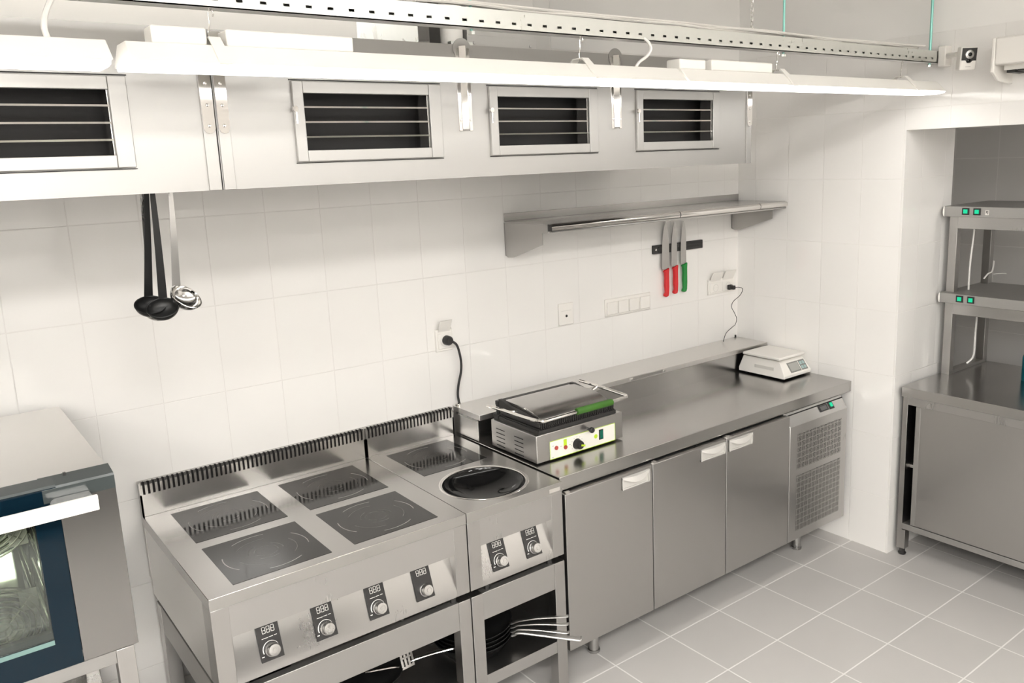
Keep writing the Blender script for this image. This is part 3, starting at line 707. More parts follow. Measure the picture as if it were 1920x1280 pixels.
def hob(name, label, x0, x1, zones, ctrl, wok=None):
    t = thing(name, label, 'hob', ((x0+x1)/2, -.38, .545))
    PW = .049
    # body: sloping control panel recessed between two corner posts
    m = MB(); m.prism([(-.66, .545), (-.733, .545), (-.733, .568), (-.690, .690), (-.66, .690)], 'x', x0+PW, x1-PW); m.build('control_panel', 'steel', t)
    m = MB(); m.box(x0+PW, x1-PW, -.733, -.710, .690, .782); m.build('front_panel', 'steel', t)
    for a, b in ((x0+.001, x0+PW), (x1-PW, x1-.001)): MB().box(a, b, -.734, -.66, .545, .782).build('corner_post', 'steelv', t, bevel=.001)
    m = MB(); m.box(x0+.001, x0+.004, -.66, -.03, .545, .782); m.box(x1-.004, x1-.001, -.66, -.03, .545, .782); m.box(x0+.004, x1-.004, -.66, -.03, .545, .549); m.box(x0+.004, x1-.004, -.034, -.03, .549, .782)
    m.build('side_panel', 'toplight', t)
    if wok is None:
        m = MB(); m.box(x0, x1, -.7355, -.030, .782, .8175)
    else:
        cx, cy, R = wok; m = MB(); n = 64; ring = []; rect = []
        X0, X1, Y0, Y1 = x0, x1, -.7355, -.030
        for i in range(n):
            a = 2*math.pi*i/n; c, s_ = math.cos(a), math.sin(a)
            ring.append((cx+R*c, cy+R*s_))
            tt = min([((X1-cx)/c if c > 1e-6 else (X0-cx)/c if c < -1e-6 else 1e9), ((Y1-cy)/s_ if s_ > 1e-6 else (Y0-cy)/s_ if s_ < -1e-6 else 1e9)])
            rect.append([cx+tt*c, cy+tt*s_])
        for X, Y in ((X0, Y0), (X1, Y0), (X1, Y1), (X0, Y1)):
            k = min(range(n), key=lambda i: (rect[i][0]-X)**2+(rect[i][1]-Y)**2); rect[k] = [X, Y]
        P = [(a, b, .8175) for a, b in ring]+[(a, b, .8175) for a, b in rect]+[(a, b, .782) for a, b in rect]+[(a, b, .8145) for a, b in ring]
        F = []
        for i in range(n):
            j = (i+1) % n; F += [(i, j, n+j, n+i), (n+i, n+j, 2*n+j, 2*n+i), (i, j, 3*n+j, 3*n+i)]
        m.faces(P, F)
    m.build('worktop', 'top', t, bevel=.0015 if wok is None else .0008)
    for (a, b, c, d) in zones:
        m = MB(); m.box(a, b, c, d, .8172, .8184); m.build('glass_zone', 'hob', t, origin=((a+b)/2, (c+d)/2, .8178))
    if wok:
        cx, cy, R = wok
        m = MB(); m.lathe([(R+.007, .8176), (R+.006, .8186), (R-.003, .8184), (R-.006, .8165), (R-.004, .815)], (cx, cy, 0), 72); m.build('wok_ring', 'polish', t)
        m = MB(); pr = []
        for i in range(13):
            u = i/12; pr.append((max(.0004, (R-.005)*math.sin(u*math.pi/2)), .8165-.062*math.cos(u*math.pi/2)**1.3 if u < 1 else .8165))
        m.lathe(pr, (cx, cy, 0), 72); m.build('wok_bowl', 'blackglass', t)
    # slotted upstand along the wall
    m = MB(); yF, yB = -.030, -.004
    m.box(x0, x1, yF, yF+.002, .8175, .893); m.box(x0, x0+.006, yF, yB, .60 if x0 < .5 else .8175, .9345); m.box(x1-.006, x1, yF, yB, .8175, .9345)
    n = int(round((x1-x0-.012)/.0155)); st = (x1-x0-.012)/n
    for i in range(n+1):
        a = x0+.006+i*st-.0038; b = a+.0082
        a = max(a, x0+.006); b = min(b, x1-.006)
        m.prism([(yF, .893), (yF, .926), (yF+.008, .9345), (yF+.018, .9345), (yF+.018, .932), (yF+.009, .932), (yF+.002, .925), (yF+.002, .893)], 'x', a, b)
    m.box(x0+.006, x1-.006, yF+.018, yB, .932, .9345)
    up_ = m.build('slotted_upstand', 'top', t)
    MB().box(x0+.006, x1-.006, yF+.019, yB-.001, .82, .932).build('slot_backing', 'dark', up_)
    for i, cxx in enumerate(ctrl): control(t, cxx, arc=(i != 3))
    m = MB()
    for fx in (x0+.075, x1-.055):
        m.cyl((fx, -.715, .5225), .010, .0225, 'z', 12)
        m.cyl((fx, -.10, .5225), .010, .0225, 'z', 12)
    m.build('foot', 'castiron', t)
    return t
XA, XB, XC = .0864, .8872, 1.2825
hob('induction_hob', 'wide stainless steel induction hob with four black glass zones and four knobs', XA, XB-.001,
    [(.163, .449, -.354, -.067), (.524, .809, -.356, -.066), (.164, .450, -.695, -.408), (.522, .808, -.693, -.406)], [.2055, .3665, .534, .694])
wk = hob('wok_hob', 'narrow stainless steel induction hob with a black round wok bowl and one glass zone', XB+.001, XC,
    [(.953, 1.225, -.354, -.063)], [.983, 1.123], wok=(1.081, -.548, .152))
MB().faces([(1.225, -.7362, .789), (1.272, -.7362, .789), (1.272, -.7362, .803), (1.225, -.7362, .803), (1.225, -.7355, .789), (1.272, -.7355, .789), (1.272, -.7355, .803), (1.225, -.7355, .803)], BF).build('edge_plate', 'chrome', wk)

# ------------------------------------------------------------------ stands under the hobs
def stand(x0, x1, y0, y1, ztop, rail, label, zs=.20, leg=.045, g=None, name='equipment_stand', shelf=True, cat='stand', bar=True):
    t = thing(name, label, cat, ((x0+x1)/2, (y0+y1)/2, 0), g)
    for x in (x0, x1-leg):
        for y in (y0, y1-leg):
            l = MB().box(x, x+leg, y, y+leg, .03, ztop).build('leg', 'steelv', t, bevel=.0015)
            MB().lathe([(.0002, 0), (.016, 0), (.018, .008), (.012, .012), (.012, .03), (.0002, .03)], (x+leg/2, y+leg/2, 0), 14).build('foot', 'black', l)
    m = MB(); e = .002
    m.box(x0+leg, x1-leg, y0+e, y0+.03, ztop-rail, ztop-.0005); m.box(x0+leg, x1-leg, y1-.03, y1-e, ztop-rail, ztop-.0005)
    m.box(x0+e, x0+.03, y0+leg, y1-leg, ztop-rail, ztop-.0005); m.box(x1-.03, x1-e, y0+leg, y1-leg, ztop-rail, ztop-.0005)
    m.build('top_frame', 'steelh', t, bevel=.0012)
    if shelf:
        m = MB(); m.box(x0+.003, x1-.003, y0+.006, y1-.006, zs+.018, zs+.020) if False else None
        m.box(x0+leg, x1-leg, y0+.004, y1-.004, zs-.025, zs+.020) if False else None
        m.box(x0+leg, x1-leg, y0+.003, y0+.006, zs-.025, zs+.0175); m.box(x0+leg, x1-leg, y1-.006, y1-.003, zs-.025, zs+.0175)
        m.box(x0+.004, x1-.004, y0+leg, y1-leg, zs+.0175, zs+.020); m.box(x0+leg, x1-leg, y0+.003, y0+leg, zs+.0175, zs+.020); m.box(x0+leg, x1-leg, y1-leg, y1-.003, zs+.0175, zs+.020)
        m.build('shelf', 'steel', t)
    return t
stand(XA+.003, XB-.002, -.735, -.04, .5225, .098, 'open stainless steel stand under the four-zone hob')
stand(XB+.002, XC-.001, -.735, -.04, .5225, .098, 'open stainless steel stand under the wok hob, frying pans on its shelf')

# ------------------------------------------------------------------ frying pans
def pan(c, r, h, label, haz, hlen, rise, hmat='steel', g=None, hw=.008, name='frying_pan', end=0.0, drop=0.0):
    x, y, z = c
    t = thing(name, label, 'pan', c, g); m = MB(); th = .0022; rb = r*.72
    m.lathe([(.0004, th), (rb, th), (rb+.006, th+.003), (r, h), (r+.002, h), (r+.002, h-.002), (rb+.007, .003), (rb, 0), (.0004, 0)], c, 48)
    m.build('pan_body', 'nonstick', t)
    d = Vector((math.cos(haz), math.sin(haz), 0)); s_ = Vector((0, 0, h-.008))
    o = Vector(c)+s_
    m = MB()
    pts = smoothpath([o+d*(r+.001), o+d*(r+.012)+Vector((0, 0, .004)), o+d*(r+.030)+Vector((0, 0, .012)), o+d*(r+.10)+Vector((0, 0, .018+rise*.45)), o+d*(r+hlen-.01)+Vector((0, 0, .018+rise)), o+d*(r+hlen)+Vector((0, 0, .022+rise-drop))], 5)
    m.tube(pts, hw, 10, flat=.45)
    m.build('handle', hmat, t)
    m = MB(); m.cyl(o+d*(r-.004)+Vector((0, 0, 0)), .005, .004, 'z', 8); m.build('rivet', 'polish', t)
    return t
gp = 'frying pans nested on the shelf of the narrow stand'
hz = -.81
pan((1.000, -.548, .2205), .140, .050, 'black frying pan with a thick pale handle, lowest of the stack under the wok hob', hz+.04, .245, -.028, 'steelh', gp, hw=.013)
pan((1.000, -.548, .2365), .140, .050, 'black frying pan with a steel rod handle, second from the bottom of the stack', hz, .205, -.012, 'steel', gp)
pan((1.000, -.548, .2525), .140, .050, 'black frying pan with a steel rod handle, third from the bottom of the stack', hz, .205, .004, 'steel', gp)
pan((1.000, -.548, .2685), .140, .050, 'black frying pan with a steel rod handle, topmost of the stack', hz, .205, .018, 'steel', gp)
pan((.575, -.50, .2205), .150, .060, 'large dark pan with a long curved steel handle under the four-zone hob', -.42, .19, .012, 'polish', None, hw=.009, drop=.012)
t = thing('cooking_pot', 'black pot in the dark at the left under the four-zone hob', 'pot', (.27, -.35, .2205))
MB().lathe([(.0004, .002), (.125, .002), (.13, .01), (.13, .12), (.133, .122), (.133, .119), (.132, .008), (.125, 0), (.0004, 0)], (.27, -.35, .2205), 48).build('pot_body', 'nonstick', t)
t = thing('slotted_turner', 'steel slotted turner standing in the big pan under the four-zone hob', 'turner', (.70, -.56, .225))
T = Matrix.Translation((.700, -.585, .290)) @ Matrix.Rotation(-.35, 4, 'X') @ Matrix.Rotation(.15, 4, 'Z')
m = MB(); m.T = T
for k in range(4): m.box(-.006+k*.014, .002+k*.014, -.0008, .0008, -.01, .045)
m.box(-.006, .044, -.0008, .0008, -.018, -.010); m.box(-.006, .044, -.0008, .0008, .014, .020); m.box(-.006, .044, -.0008, .0008, .045, .052)
m.build('blade', 'steel', t)
m = MB(); m.tube([(.719, -.586, .275), (.69, -.52, .250), (.62, -.46, .232)], .004, 8); m.build('shaft', 'polish', t)

# ------------------------------------------------------------------ contact grill
zt0 = .8175
t = thing('contact_grill', 'stainless steel contact grill with a black lid, green grip and cream control panel', 'grill', (1.525, -.41, zt0))
m = MB(); m.box(1.312, 1.741, -.555, -.262, zt0+.006, .930); bd = m.build('base_housing', 'steelv', t, bevel=.003)
m = MB()
for x in (1.34, 1.71):
    for y in (-.52, -.29): m.cyl((x, y, zt0), .012, .0065, 'z', 12)
m.build('foot', 'black', t)
m = MB()
for cy_, zz in ((-.325, 0), (-.445, -.003)):
    for k in range(5): m.box(1.3113, 1.3125, cy_-.028, cy_+.028, .900-k*.0165+zz, .903-k*.0165+zz)
m.build('side_vents', 'dark', bd)
cp = MB().box(1.371, 1.697, -.5575, -.555, zt0+.0075, .896).build('control_panel', 'panel', t, bevel=.0005)
m = MB()
m.box(1.371, 1.697, -.5582, -.5575, zt0+.0075, zt0+.0095); m.box(1.371, 1.697, -.5582, -.5575, .894, .896); m.box(1.371, 1.3725, -.5582, -.5575, zt0+.0075, .896); m.box(1.6955, 1.697, -.5582, -.5575, zt0+.0075, .896)
m.box(1.437, 1.452, -.5582, -.5575, .862, .889); m.cyl((1.5965, -.5585, .864), .0085, .001, 'y', 20)
m.build('lime_print', 'lime', cp)
m = MB(); m.cyl((1.401, -.5615, .866), .0078, .004, 'y', 16); m.cyl((1.4445, -.5615, .858), .0078, .004, 'y', 16); m.build('indicator_lamp', 'redlamp', cp)
m = MB(); m.lathe([(.0002, -.583), (.014, -.583), (.016, -.580), (.0175, -.568), (.021, -.5575), (.0002, -.5575)], (1.502, 0, .857), 24, 'y'); kn = m.build('thermostat_knob', 'black', cp)
m = MB(); m.T = Matrix.Translation((1.502, -.5835, .857)) @ Matrix.Rotation(.25, 4, 'Y'); m.box(.000, .019, -.001, .001, -.0035, .0035); m.build('knob_pointer', 'lime', kn)
m = MB(); m.box(1.613, 1.634, -.5595, -.5575, .846, .886); sw = m.build('power_switch', 'black', cp); MB().box(1.616, 1.631, -.562, -.5595, .849, .883).build('switch_rocker', plain('dark green rocker', (.0, .11, .07), .25), sw, bevel=.001)
m = MB()
for a in range(9):
    an = math.radians(-30+a*30); m.box(1.502+.028*math.cos(an)-.0012, 1.502+.028*math.cos(an)+.0012, -.558, -.5575, .857+.028*math.sin(an)-.0012, .857+.028*math.sin(an)+.0012)
for q in ((1.386, .876), (1.424, .866), (1.467, .862), (1.384, .832)): m.box(q[0]-.003, q[0]+.003, -.558, -.5575, q[1]-.0012, q[1]+.0012)
m.build('printed_marks', 'grey', cp)
m = MB(); m.lathe([(.0002, -.592), (.008, -.592), (.011, -.588), (.011, -.580), (.006, -.576), (.005, -.555), (.0002, -.555)], (1.555, 0, .905), 18, 'y'); m.build('drawer_knob', 'black', t)
# lower ribbed plate
m = MB(); m.box(1.330, 1.712, -.548, -.285, .930, .944)
for k in range(40): m.box(1.336+k*.0094, 1.3405+k*.0094, -.545, -.290, .944, .949)
m.build('lower_plate', 'castiron', t)
# upper plate with ribs
m = MB(); m.box(1.335, 1.705, -.545, -.300, .956, .972)
for k in range(40): m.box(1.340+k*.0091, 1.3445+k*.0091, -.548, -.300, .951, .968)
m.build('upper_plate', 'castiron', t)
m = MB()
m.prism([(-.300, .972), (-.300, 1.006), (-.330, 1.010), (-.455, 1.008), (-.520, .990), (-.535, .976), (-.535, .972)], 'x', 1.350, 1.690)
ld = m.build('lid_cover', 'top', t, bevel=.002)
m = MB(); m.prism([(-.29, .972), (-.29, 1.012), (-.315, 1.012), (-.36, .998), (-.44, .990), (-.50, .982), (-.53, .974), (-.53, .972)], 'x', 1.334, 1.349); m.build('lid_side', 'castiron', t); m = MB(); m.prism([(-.29, .972), (-.29, 1.010), (-.315, 1.010), (-.44, .990), (-.53, .974), (-.53, .972)], 'x', 1.691, 1.706); m.build('lid_side', 'castiron', t)
hp = smoothpath([(1.302, -.262, .986), (1.302, -.35, .990), (1.302, -.50, .993), (1.308, -.568, .994)], 5)+smoothpath([(1.318, -.582, .994), (1.345, -.590, .994), (1.50, -.590, .996), (1.70, -.590, .998), (1.735, -.585, .998)], 5)+smoothpath([(1.748, -.570, .998), (1.750, -.50, 1.000), (1.748, -.36, 1.006), (1.738, -.30, 1.010)], 5)
m = MB(); m.tube(hp, .0068, 10); m.tube([(1.302, -.40, .991), (1.336, -.40, .985)], .006, 8); m.tube([(1.749, -.40, 1.004), (1.704, -.40, .985)], .006, 8); hd = m.build('handle_bar', 'chrome', t)
m = MB(); m.lathe([(.0002, 1.478), (.0125, 1.478), (.0135, 1.482), (.0135, 1.650), (.0125, 1.654), (.0002, 1.654)], (0, -.590, .9965), 12, 'x'); m.build('hand_grip', 'grip', hd)
m = MB(); m.tube([(1.340, -.275, .94), (1.340, -.275, .995)], .008, 10); m.tube([(1.70, -.275, .94), (1.70, -.275, .995)], .008, 10); m.box(1.333, 1.707, -.287, -.266, .985, 1.003); m.box(1.325, 1.348, -.29, -.262, .93, .95); m.build('hinge', 'castiron', t, bevel=.002)

# ------------------------------------------------------------------ scale
t = thing('kitchen_scale', 'white electronic kitchen scale with a flat square platter at the right end of the worktop', 'scale', (2.99, -.34, zt0))
x0, x1, y0, y1 = 2.876, 3.096, -.483, -.205
m = MB()
m.prism([(y0, .826), (y0, .840), (y0+.040, .895), (y0+.055, .905), (y1-.012, .905), (y1, .845), (y1, .826)], 'x', x0+.0, x1)
bm_ = m.bm
for v in bm_.verts:
    if v.co.z > .88: v.co.x += .022 if v.co.x < 2.95 else -.012
bs = m.build('scale_body', 'white', t, bevel=.003)
m = MB()
for x in (x0+.03, x1-.03):
    for y in (y0+.035, y1-.03): m.cyl((x, y, zt0), .011, .0085, 'z', 12)
m.build('foot', 'black', t)
m = MB(); m.box(x0+.004, x1-.008, y0+.033, y1-.020, .912, .926); m.build('platter', 'white', t, bevel=.004)
MB().box(2.93, 3.04, -.40, -.28, .905, .912).build('platter_support', 'offwhite', t)
o_ = Vector((0, y0, .840)); vd = Vector((0, .040, .055)); nd = Vector((0, -.055, .040)).normalized()
def on_scale(a0, a1, b0, b1, h, h0=.0002):
    P = []
    for n_ in (h0, h):
        for a, b in ((a0, b0), (a1, b0), (a1, b1), (a0, b1)): P.append(o_+Vector((a, 0, 0))+vd*b+nd*n_)
    return P
dp = MB().faces(on_scale(2.940, 3.076, .12, .92, .0015), BF).build('display_panel', 'lcd', bs)
MB().faces(on_scale(2.948, 3.018, .22, .82, .002), BF).build('display_window', plain('pale lcd', (.36, .36, .34), .2), dp)
MB().faces(on_scale(3.0225, 3.026, .12, .92, .0022), BF).build('panel_divider', 'white', dp)
m = MB()
for k in range(2):
    for j in range(2): m.faces(on_scale(3.032+k*.021, 3.048+k*.021, .22+.34*j, .46+.34*j, .0024), BF)
m.build('keypad', plain('grey green keys', (.30, .42, .42), .4), dp)
m = MB(); m.box(x0+.0055, x0+.0065, -.415, -.300, .858, .874)
m.build('rating_label', 'offwhite', bs)

# ------------------------------------------------------------------ combi oven and its stand
t = thing('combi_oven', 'stainless steel combi oven at the left, dark glass door with long flat handle', 'oven', (-.49, -.4, .80))
ox0, ox1, oyf, oyb, oz0, oz1 = -.90, -.102, -.735, -.045, .803, 1.240
cx0, cx1, cz0, cz1, cyb = -.80, -.235, .862, 1.185, -.28
m = MB()
m.box(ox0, ox1, oyf, oyb, cz1, oz1-.004); m.box(ox0, ox1, oyf, oyb, oz0, cz0); m.box(cx1, ox1, oyf, oyb, cz0, cz1); m.box(ox0, cx0, oyf, oyb, cz0, cz1); m.box(cx0, cx1, cyb, oyb, cz0, cz1)
m.build('oven_body', 'steelv', t)
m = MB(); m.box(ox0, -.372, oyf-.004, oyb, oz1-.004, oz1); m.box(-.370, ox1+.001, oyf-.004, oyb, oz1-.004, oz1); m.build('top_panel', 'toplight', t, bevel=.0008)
m = MB(); e = .0015
m.box(cx0, cx1, cyb-e, cyb-.0002, cz0, cz1); m.box(cx0, cx1, oyf, cyb-e, cz0, cz0+e); m.box(cx0, cx1, oyf, cyb-e, cz1-e, cz1); m.box(cx0, cx0+e, oyf, cyb-e, cz0+e, cz1-e); m.box(cx1-e, cx1, oyf, cyb-e, cz0+e, cz1-e)
m.build('cavity_lining', 'cavity', t)
for fx in (-.345, -.66):
    m = MB()
    for k in range(7):
        r = .022+k*.0145; m.tube([(fx+r*math.cos(a), cyb-.022+.010*(k/6.0), 1.02+r*math.sin(a)) for a in [2*math.pi*j/28 for j in range(28)]], .0022, 6, closed=True)
    for j in range(6):
        a = math.pi*j/3+.3; m.tube([(fx+.02*math.cos(a), cyb-.023, 1.02+.02*math.sin(a)), (fx+.112*math.cos(a), cyb-.010, 1.02+.112*math.sin(a))], .0022, 6)
    m.build('fan_guard', 'wire', t)
m = MB()
for sx in (cx1-.018, cx0+.018):
    for y in (-.64, -.36): m.tube([(sx, y, cz0+.004), (sx, y, cz1-.004)], .0035, 8)
    for k in range(4):
        z = .915+k*.07; m.tube([(sx, -.66, z), (sx, -.34, z)], .003, 8)
m.build('shelf_rack', 'polish', t)
MB().box(-.78, -.66, -.62, -.50, cz1-.010, cz1-e).build('cavity_fill', emis('oven fill glow', (1, .95, .85), .3), t)  # glowing plate added to brighten the oven cavity
m = MB(); m.box(cx1-.06, cx1-.01, cyb-.004, cyb-.0016, .93, .99); m.build('vent_cover', 'whitem', t)
# door
dy0, dy1 = -.800, -.742
dxl = -.2165
d = MB().prism([(dy1, oz0), (dy0, oz0), (dy0, 1.236), (dy0+.004, 1.2395), (dy1, 1.247)], 'x', dxl, -.0985).build('door', 'steeld', t, bevel=.001)
m = MB(); wx0, wx1, wz0, wz1 = -.79, -.268, .880, 1.175
m.box(ox0, dxl-.001, dy0, dy0+.006, oz0, wz0); m.box(ox0, dxl-.001, dy0, dy0+.006, wz1, 1.238); m.box(wx1, dxl-.001, dy0, dy0+.006, wz0, wz1); m.box(ox0, wx0, dy0, dy0+.006, wz0, wz1)
m.build('glass_border', 'navy', d)
MB().box(wx0, wx1, dy0, dy0+.005, wz0, wz1).build('window_pane', 'glass', d)
MB().box(wx0, wx1, dy0+.0405, dy0+.0445, wz0, wz1).build('inner_pane', 'glass', d)
m = MB(); m.box(ox0, wx0, dy0+.040, dy1, oz0+.01, 1.235); m.box(wx1, dxl-.001, dy0+.040, dy1, oz0+.01, 1.235); m.box(wx0, wx1, dy0+.040, dy1, oz0+.01, wz0); m.box(wx0, wx1, dy0+.040, dy1, wz1, 1.235); m.build('inner_door_frame', 'darkglass', d)
MB().box(ox0, wx1, dy0-.0006, dy0, wz0-.012, wz0-.001).build('lower_trim', plain('greenish glass edge', (.16, .26, .24), .3), d)
MB().prism([(dy1, 1.2385), (dy0+.001, 1.2385), (dy0+.006, 1.243), (dy1, 1.2475)], 'x', ox0, dxl-.001).build('top_band', 'darkglass', d)
MB().prism([(dy0-.0005, 1.205), (dy0-.0005, 1.236), (dy0+.004, 1.2405), (dy1+.002, 1.2482), (dy1+.002, 1.247), (dy0+.004, 1.239), (dy0, 1.2355), (dy0, 1.205)], 'x', -.245, -.0985).build('door_corner', 'darkglass', d)
m = MB(); m.box(ox0, -.146, -.862, -.852, 1.183, 1.218); hd = m.build('door_handle', 'whitem', d, bevel=.0015)
m = MB(); m.prism([(-.152, -.852), (-.152, dy0-.0006), (-.225, dy0-.0006), (-.235, dy0-.015), (-.240, -.852)], 'z', 1.190, 1.214); m.build('handle_mount', 'polish', hd, bevel=.003); MB().prism([(-.78, -.852), (-.78, dy0), (-.86, dy0), (-.86, -.852)], 'z', 1.190, 1.214).build('handle_mount', 'polish', hd, bevel=.003)
MB().box(-.195, -.189, -.755, -.748, 1.2455, 1.253).build('door_pin', 'black', d)
m = MB()
for x in (-.85, -.15):
    for y in (-.70, -.10): m.cyl((x, y, .7995), .012, .0035, 'z', 10)
m.build('foot', 'black', t)
stand(-.92, -.108, -.795, -.05, .7995, .034, 'stainless steel stand with square legs under the combi oven', zs=.35, leg=.04)

# ------------------------------------------------------------------ cabinet in the opening
t = thing('fill_panel', 'square white fill light panel added unseen in the room beyond the opening', 'fill light', (4.1, -3.3, 2.97))  # unseen fill panel added to lift the far tiles
MB().box(3.85, 4.35, -3.6, -3.1, 2.975, 2.999).build('frame', 'whitem', t)
MB().box(3.87, 4.33, -3.58, -3.12, 2.970, 2.975).build('diffuser', emis('dim added fill panel', LAMPCOL, 9.0), t)
t = thing('storage_cabinet', 'stainless steel worktable cabinet with sliding doors standing in the wall opening', 'cabinet', (3.45, -1.8, 0))
cX0, cX1, cY1, cY0 = 3.132, 3.86, -.945, -2.65
m = MB(); m.box(cX0, cX1, cY0, cY1, .786, .832); m.build('worktop', 'top', t, bevel=.002)
for a, b in ((cY1-.027, cY1-.003), (cY0+.01, cY0+.03)): MB().box(cX0+.012, cX1-.02, a, b, .13, .786).build('side_panel', 'steelv', t, bevel=.001)
m = MB(); m.box(cX0+.012, cX0+.045, cY0+.03, cY1-.027, .135, .163); m.box(cX0+.045, cX1-.02, cY0+.03, cY1-.027, .145, .160); m.build('bottom_rail', 'steelh', t, bevel=.001)
m = MB(); m.box(cX0+.010, cX0+.030, cY0+.03, cY1-.027, .748, .786); m.build('top_rail', 'steel', t, bevel=.001)
m = MB(); m.box(cX0+.014, cX0+.028, -1.62, -1.012, .166, .747); sd = m.build('sliding_door', 'steelv', t, bevel=.001)
m = MB(); m.box(cX0+.030, cX0+.044, -2.60, -1.55, .166, .747); m.build('sliding_door', 'steelv', t, bevel=.001)
m = MB(); m.box(cX0+.012, cX0+.014, -1.034, -1.012, .166, .744); m.build('door_edge', 'steelh', sd, bevel=.0006)
MB().box(cX1-.03, cX1-.022, cY0+.03, cY1-.027, .16, .786).build('back_panel', 'steelv', t)
MB().box(cX0+.06, cX1-.03, cY0+.03, cY1-.027, .43, .445).build('inner_shelf', 'steelv', t)
for x in (cX0+.012, cX1-.06):
    for y in (cY1-.043, cY0+.01):
        l = MB().box(x, x+.04, y, y+.04, .035, .13).build('leg', 'steelv', t, bevel=.001)
        MB().lathe([(.0002, 0), (.017, 0), (.019, .008), (.013, .014), (.013, .035), (.0002, .035)], (x+.02, y+.02, 0), 16).build('foot', 'black', l)

# heated pass shelf on the cabinet
t = thing('heated_pass_shelf', 'two-tier stainless steel heated pass shelf with green lit switches on the cabinet', 'shelf unit', (3.65, -1.7, .832))
rX0, rX1, rY1, rY0 = 3.43, 3.88, -.943, -2.5
for (za, zb2, nm) in ((1.590, 1.638, 'upper'), (1.187, 1.233, 'lower')):
    m = MB(); m.box(rX0, rX1-.01, rY0, rY1, za, zb2); hs = m.build('heated_shelf', 'steelh', t, bevel=.002)
    m = MB(); m.box(rX0+.030, rX0+.045, rY0+.03, rY1-.055, za-.055, za); m.build('lower_fascia', 'steel', hs, bevel=.001)
    m = MB(); m.lathe([(.0002, rX0-.002), (.024, rX0-.002), (.024, rX0+.02), (.0002, rX0+.02)], (0, rY1-.006, (za+zb2)/2), 20, 'x', a0=-math.pi/2*.95, a1=math.pi/2*.95); 
    for v in m.bm.verts: v.co.y = rY1-.006+(v.co.y-(rY1-.006))*.35
    m.build('end_cap', 'whitem', hs)
    for sy in ((-1.046, -1.097) if za > 1.4 else (-1.042, -1.094)):
        zc = (za+zb2)/2+.002
        s_ = MB().box(rX0-.003, rX0, sy-.0165, sy+.0165, zc-.0155, zc+.0155).build('switch', 'black', hs, bevel=.001)
        MB().box(rX0-.0055, rX0-.003, sy-.009, sy+.009, zc-.009, zc+.009).build('switch_rocker', 'greenlit', s_)
    if za > 1.4:
        MB().box(rX0-.001, rX0, -1.150, -1.133, 1.602, 1.624).build('maker_badge', 'offwhite', hs)
        m = MB(); m.box(rX0-.0016, rX0-.001, -1.146, -1.143, 1.606, 1.620); m.box(rX0-.0016, rX0-.001, -1.146, -1.138, 1.618, 1.620); m.box(rX0-.0016, rX0-.001, -1.140, -1.137, 1.611, 1.620); m.build('badge_mark', 'lcdtext', hs)
pY = rY1-.012
for x in (3.470, 3.815):
    for y in (pY-.038, rY0+.02):
        m = MB(); m.box(x, x+.038, y, y+.038, .846, 1.187); m.box(x, x+.038, y, y+.038, 1.233, 1.590); m.build('post', 'steelv', t, bevel=.001)
for y in (pY-.038, rY0+.02):
    MB().box(3.470, 3.853, y, y+.038, .832, .846).build('base_rail', 'steelv', t, bevel=.001)
def rack_cable(pts, label):
    m = MB(); m.tube(smoothpath(pts, 8), .0045, 8); tag(m.build('power_cable', 'cable', origin=pts[0]), label, 'cable', 'cables of the pass shelf')
rack_cable([(3.55, -1.035, 1.586), (3.55, -1.032, 1.50), (3.56, -1.022, 1.42), (3.565, -1.016, 1.34), (3.565, -1.016, 1.236)], 'white cable hanging from the upper tier of the pass shelf')
rack_cable([(3.58, -1.055, 1.184), (3.585, -1.055, 1.12), (3.59, -1.05, 1.02), (3.595, -1.048, .935), (3.59, -1.042, .90), (3.575, -1.025, .875)], 'white cable hanging from the lower tier of the pass shelf')
m = MB(); m.tube(smoothpath([(3.80, -1.02, 1.35), (3.80, -1.015, 1.30), (3.79, -1.0, 1.285), (3.77, -.99, 1.262)], 6), .004, 8); m.tube(smoothpath([(3.80, -1.02, 1.285), (3.82, -1.05, 1.288), (3.85, -1.06, 1.285)], 4), .002, 6)
tag(m.build('cable_end', 'cable', origin=(3.8, -1.02, 1.3)), 'short white cable tied to the rear post of the pass shelf', 'cable', 'cables of the pass shelf')
t = thing('plastic_bottle', 'teal object at the right picture edge beside the pass shelf', 'bottle', (3.62, -1.30, .832))
MB().lathe([(.0002, 0), (.036, 0), (.038, .006), (.038, .11), (.030, .13), (.012, .14), (.012, .155), (.0002, .155)], (3.62, -1.300, .832), 28).build('bottle_body', 'teal', t)

# ------------------------------------------------------------------ security camera and wall unit
t = thing('security_camera', 'small white cube security camera with dark face at the end of the channel', 'camera', (3.02, -1.16, 2.20))
MB().box(3.055, 3.109, -1.105, -1.073, 2.232, 2.312).build('mounting_box', 'white', t, bevel=.004)
MB().tube([(3.07, -1.105, 2.272), (3.035, -1.165, 2.268)], .011, 10).build('arm', 'white', t)
Tc = Matrix.Translation((3.0, -1.222, 2.246)) @ Matrix.Rotation(math.radians(-40), 4, 'Z') @ Matrix.Rotation(math.radians(8), 4, 'X')
m = MB(); m.T = Tc; m.box(-.032, .032, -.014, .026, -.044, .044); hb = m.build('camera_body', 'white', t, bevel=.006, seg=3)
m = MB(); m.T = Tc; m.prism([(-.028, .040), (-.028, -.006), (-.012, -.006), (-.006, -.016), (.006, -.016), (.014, -.008), (.028, -.008), (.028, .040)], 'y', -.0165, -.0135); m.build('face_plate', 'castiron', hb)
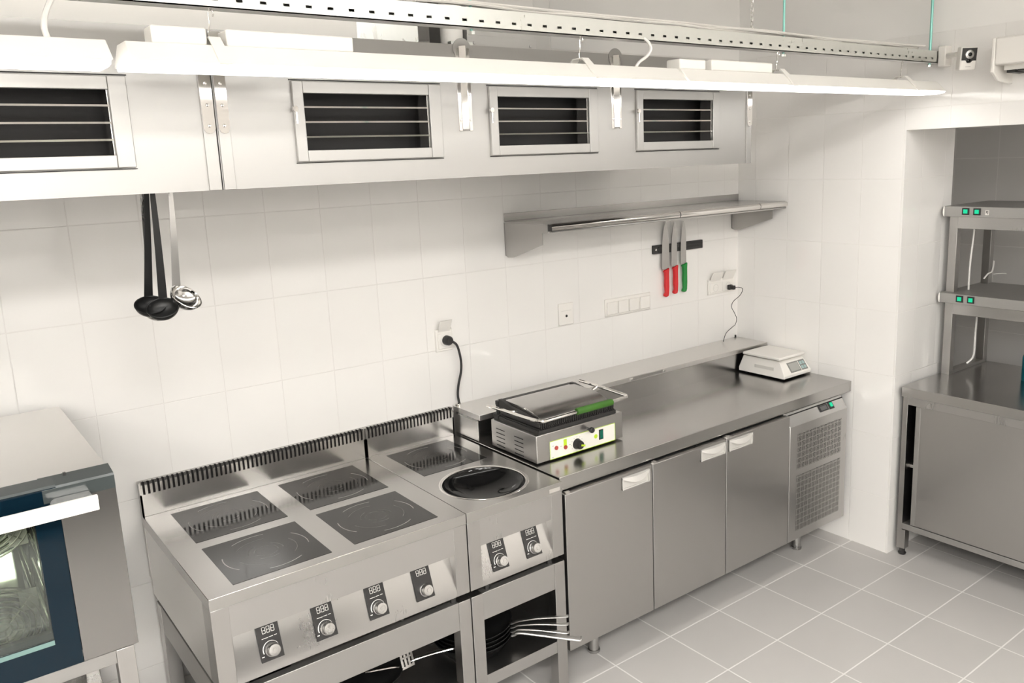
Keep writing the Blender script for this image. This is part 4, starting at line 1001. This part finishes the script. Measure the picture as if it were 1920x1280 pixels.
m = MB(); m.T = Tc; m.lathe([(.0002, -.0235), (.006, -.0235), (.007, -.021), (.016, -.020), (.018, -.0165), (.0002, -.0165)], (0, 0, .016), 24, 'y'); m.build('lens_ring', 'steel', hb)
m = MB(); m.T = Tc; m.lathe([(.0002, -.0255), (.007, -.0245), (.0075, -.022), (.0002, -.022)], (0, 0, .016), 20, 'y'); m.lathe([(.0002, -.0195), (.006, -.0185), (.007, -.0165), (.0002, -.0165)], (0, 0, -.008), 16, 'y'); m.build('lens', 'blackglass', hb)
m = MB(); m.T = Tc; m.box(-.010, .010, -.0148, -.0138, -.031, -.0295); m.build('face_print', 'grey', hb)
t = thing('wall_air_unit', 'white wall-mounted air unit at the upper right, cut off by the picture edge', 'air unit', (3.03, -1.7, 2.15))
ya, yb_ = -2.15, -1.352
MB().box(2.945, 3.109, ya, yb_, 2.205, 2.305).build('casing', 'white', t, bevel=.006, seg=3)
for ea, eb in ((yb_-.0005, yb_+.014), (ya-.014, ya)): MB().prism([(2.945, 2.305), (2.945, 2.180), (2.99, 2.150), (3.109, 2.140), (3.109, 2.305)], 'y', ea, eb).build('end_cover', 'white', t, bevel=.004)
m = MB(); m.box(2.985, 3.10, ya+.02, yb_-.02, 2.186, 2.205); m.build('outlet_vent', 'offwhite', t)
m = MB(); m.box(2.990, 3.095, -1.41, -1.38, 2.176, 2.186); m.box(3.0, 3.05, -1.49, -1.415, 2.180, 2.186); m.build('vent_blade', 'castiron', t)

# ------------------------------------------------------------------ unseen island added behind the viewer to darken steel reflections
t = thing('added_island', 'long dark unseen island added behind the viewer for the steel reflections', 'added island', (-.8, -4.1, 0))
MB().box(-3.2, 1.6, -4.5, -3.7, .84, .90).build('worktop', 'steelv', t, bevel=.003)
MB().box(-3.15, 1.55, -4.45, -3.75, .10, .84).build('cabinet_body', plain('charcoal added island', (.06, .06, .06), .5), t)
for x in (-3.1, 1.45):
    for y in (-4.42, -3.83): MB().box(x, x+.05, y, y+.05, 0, .10).build('leg', 'steelv', t)
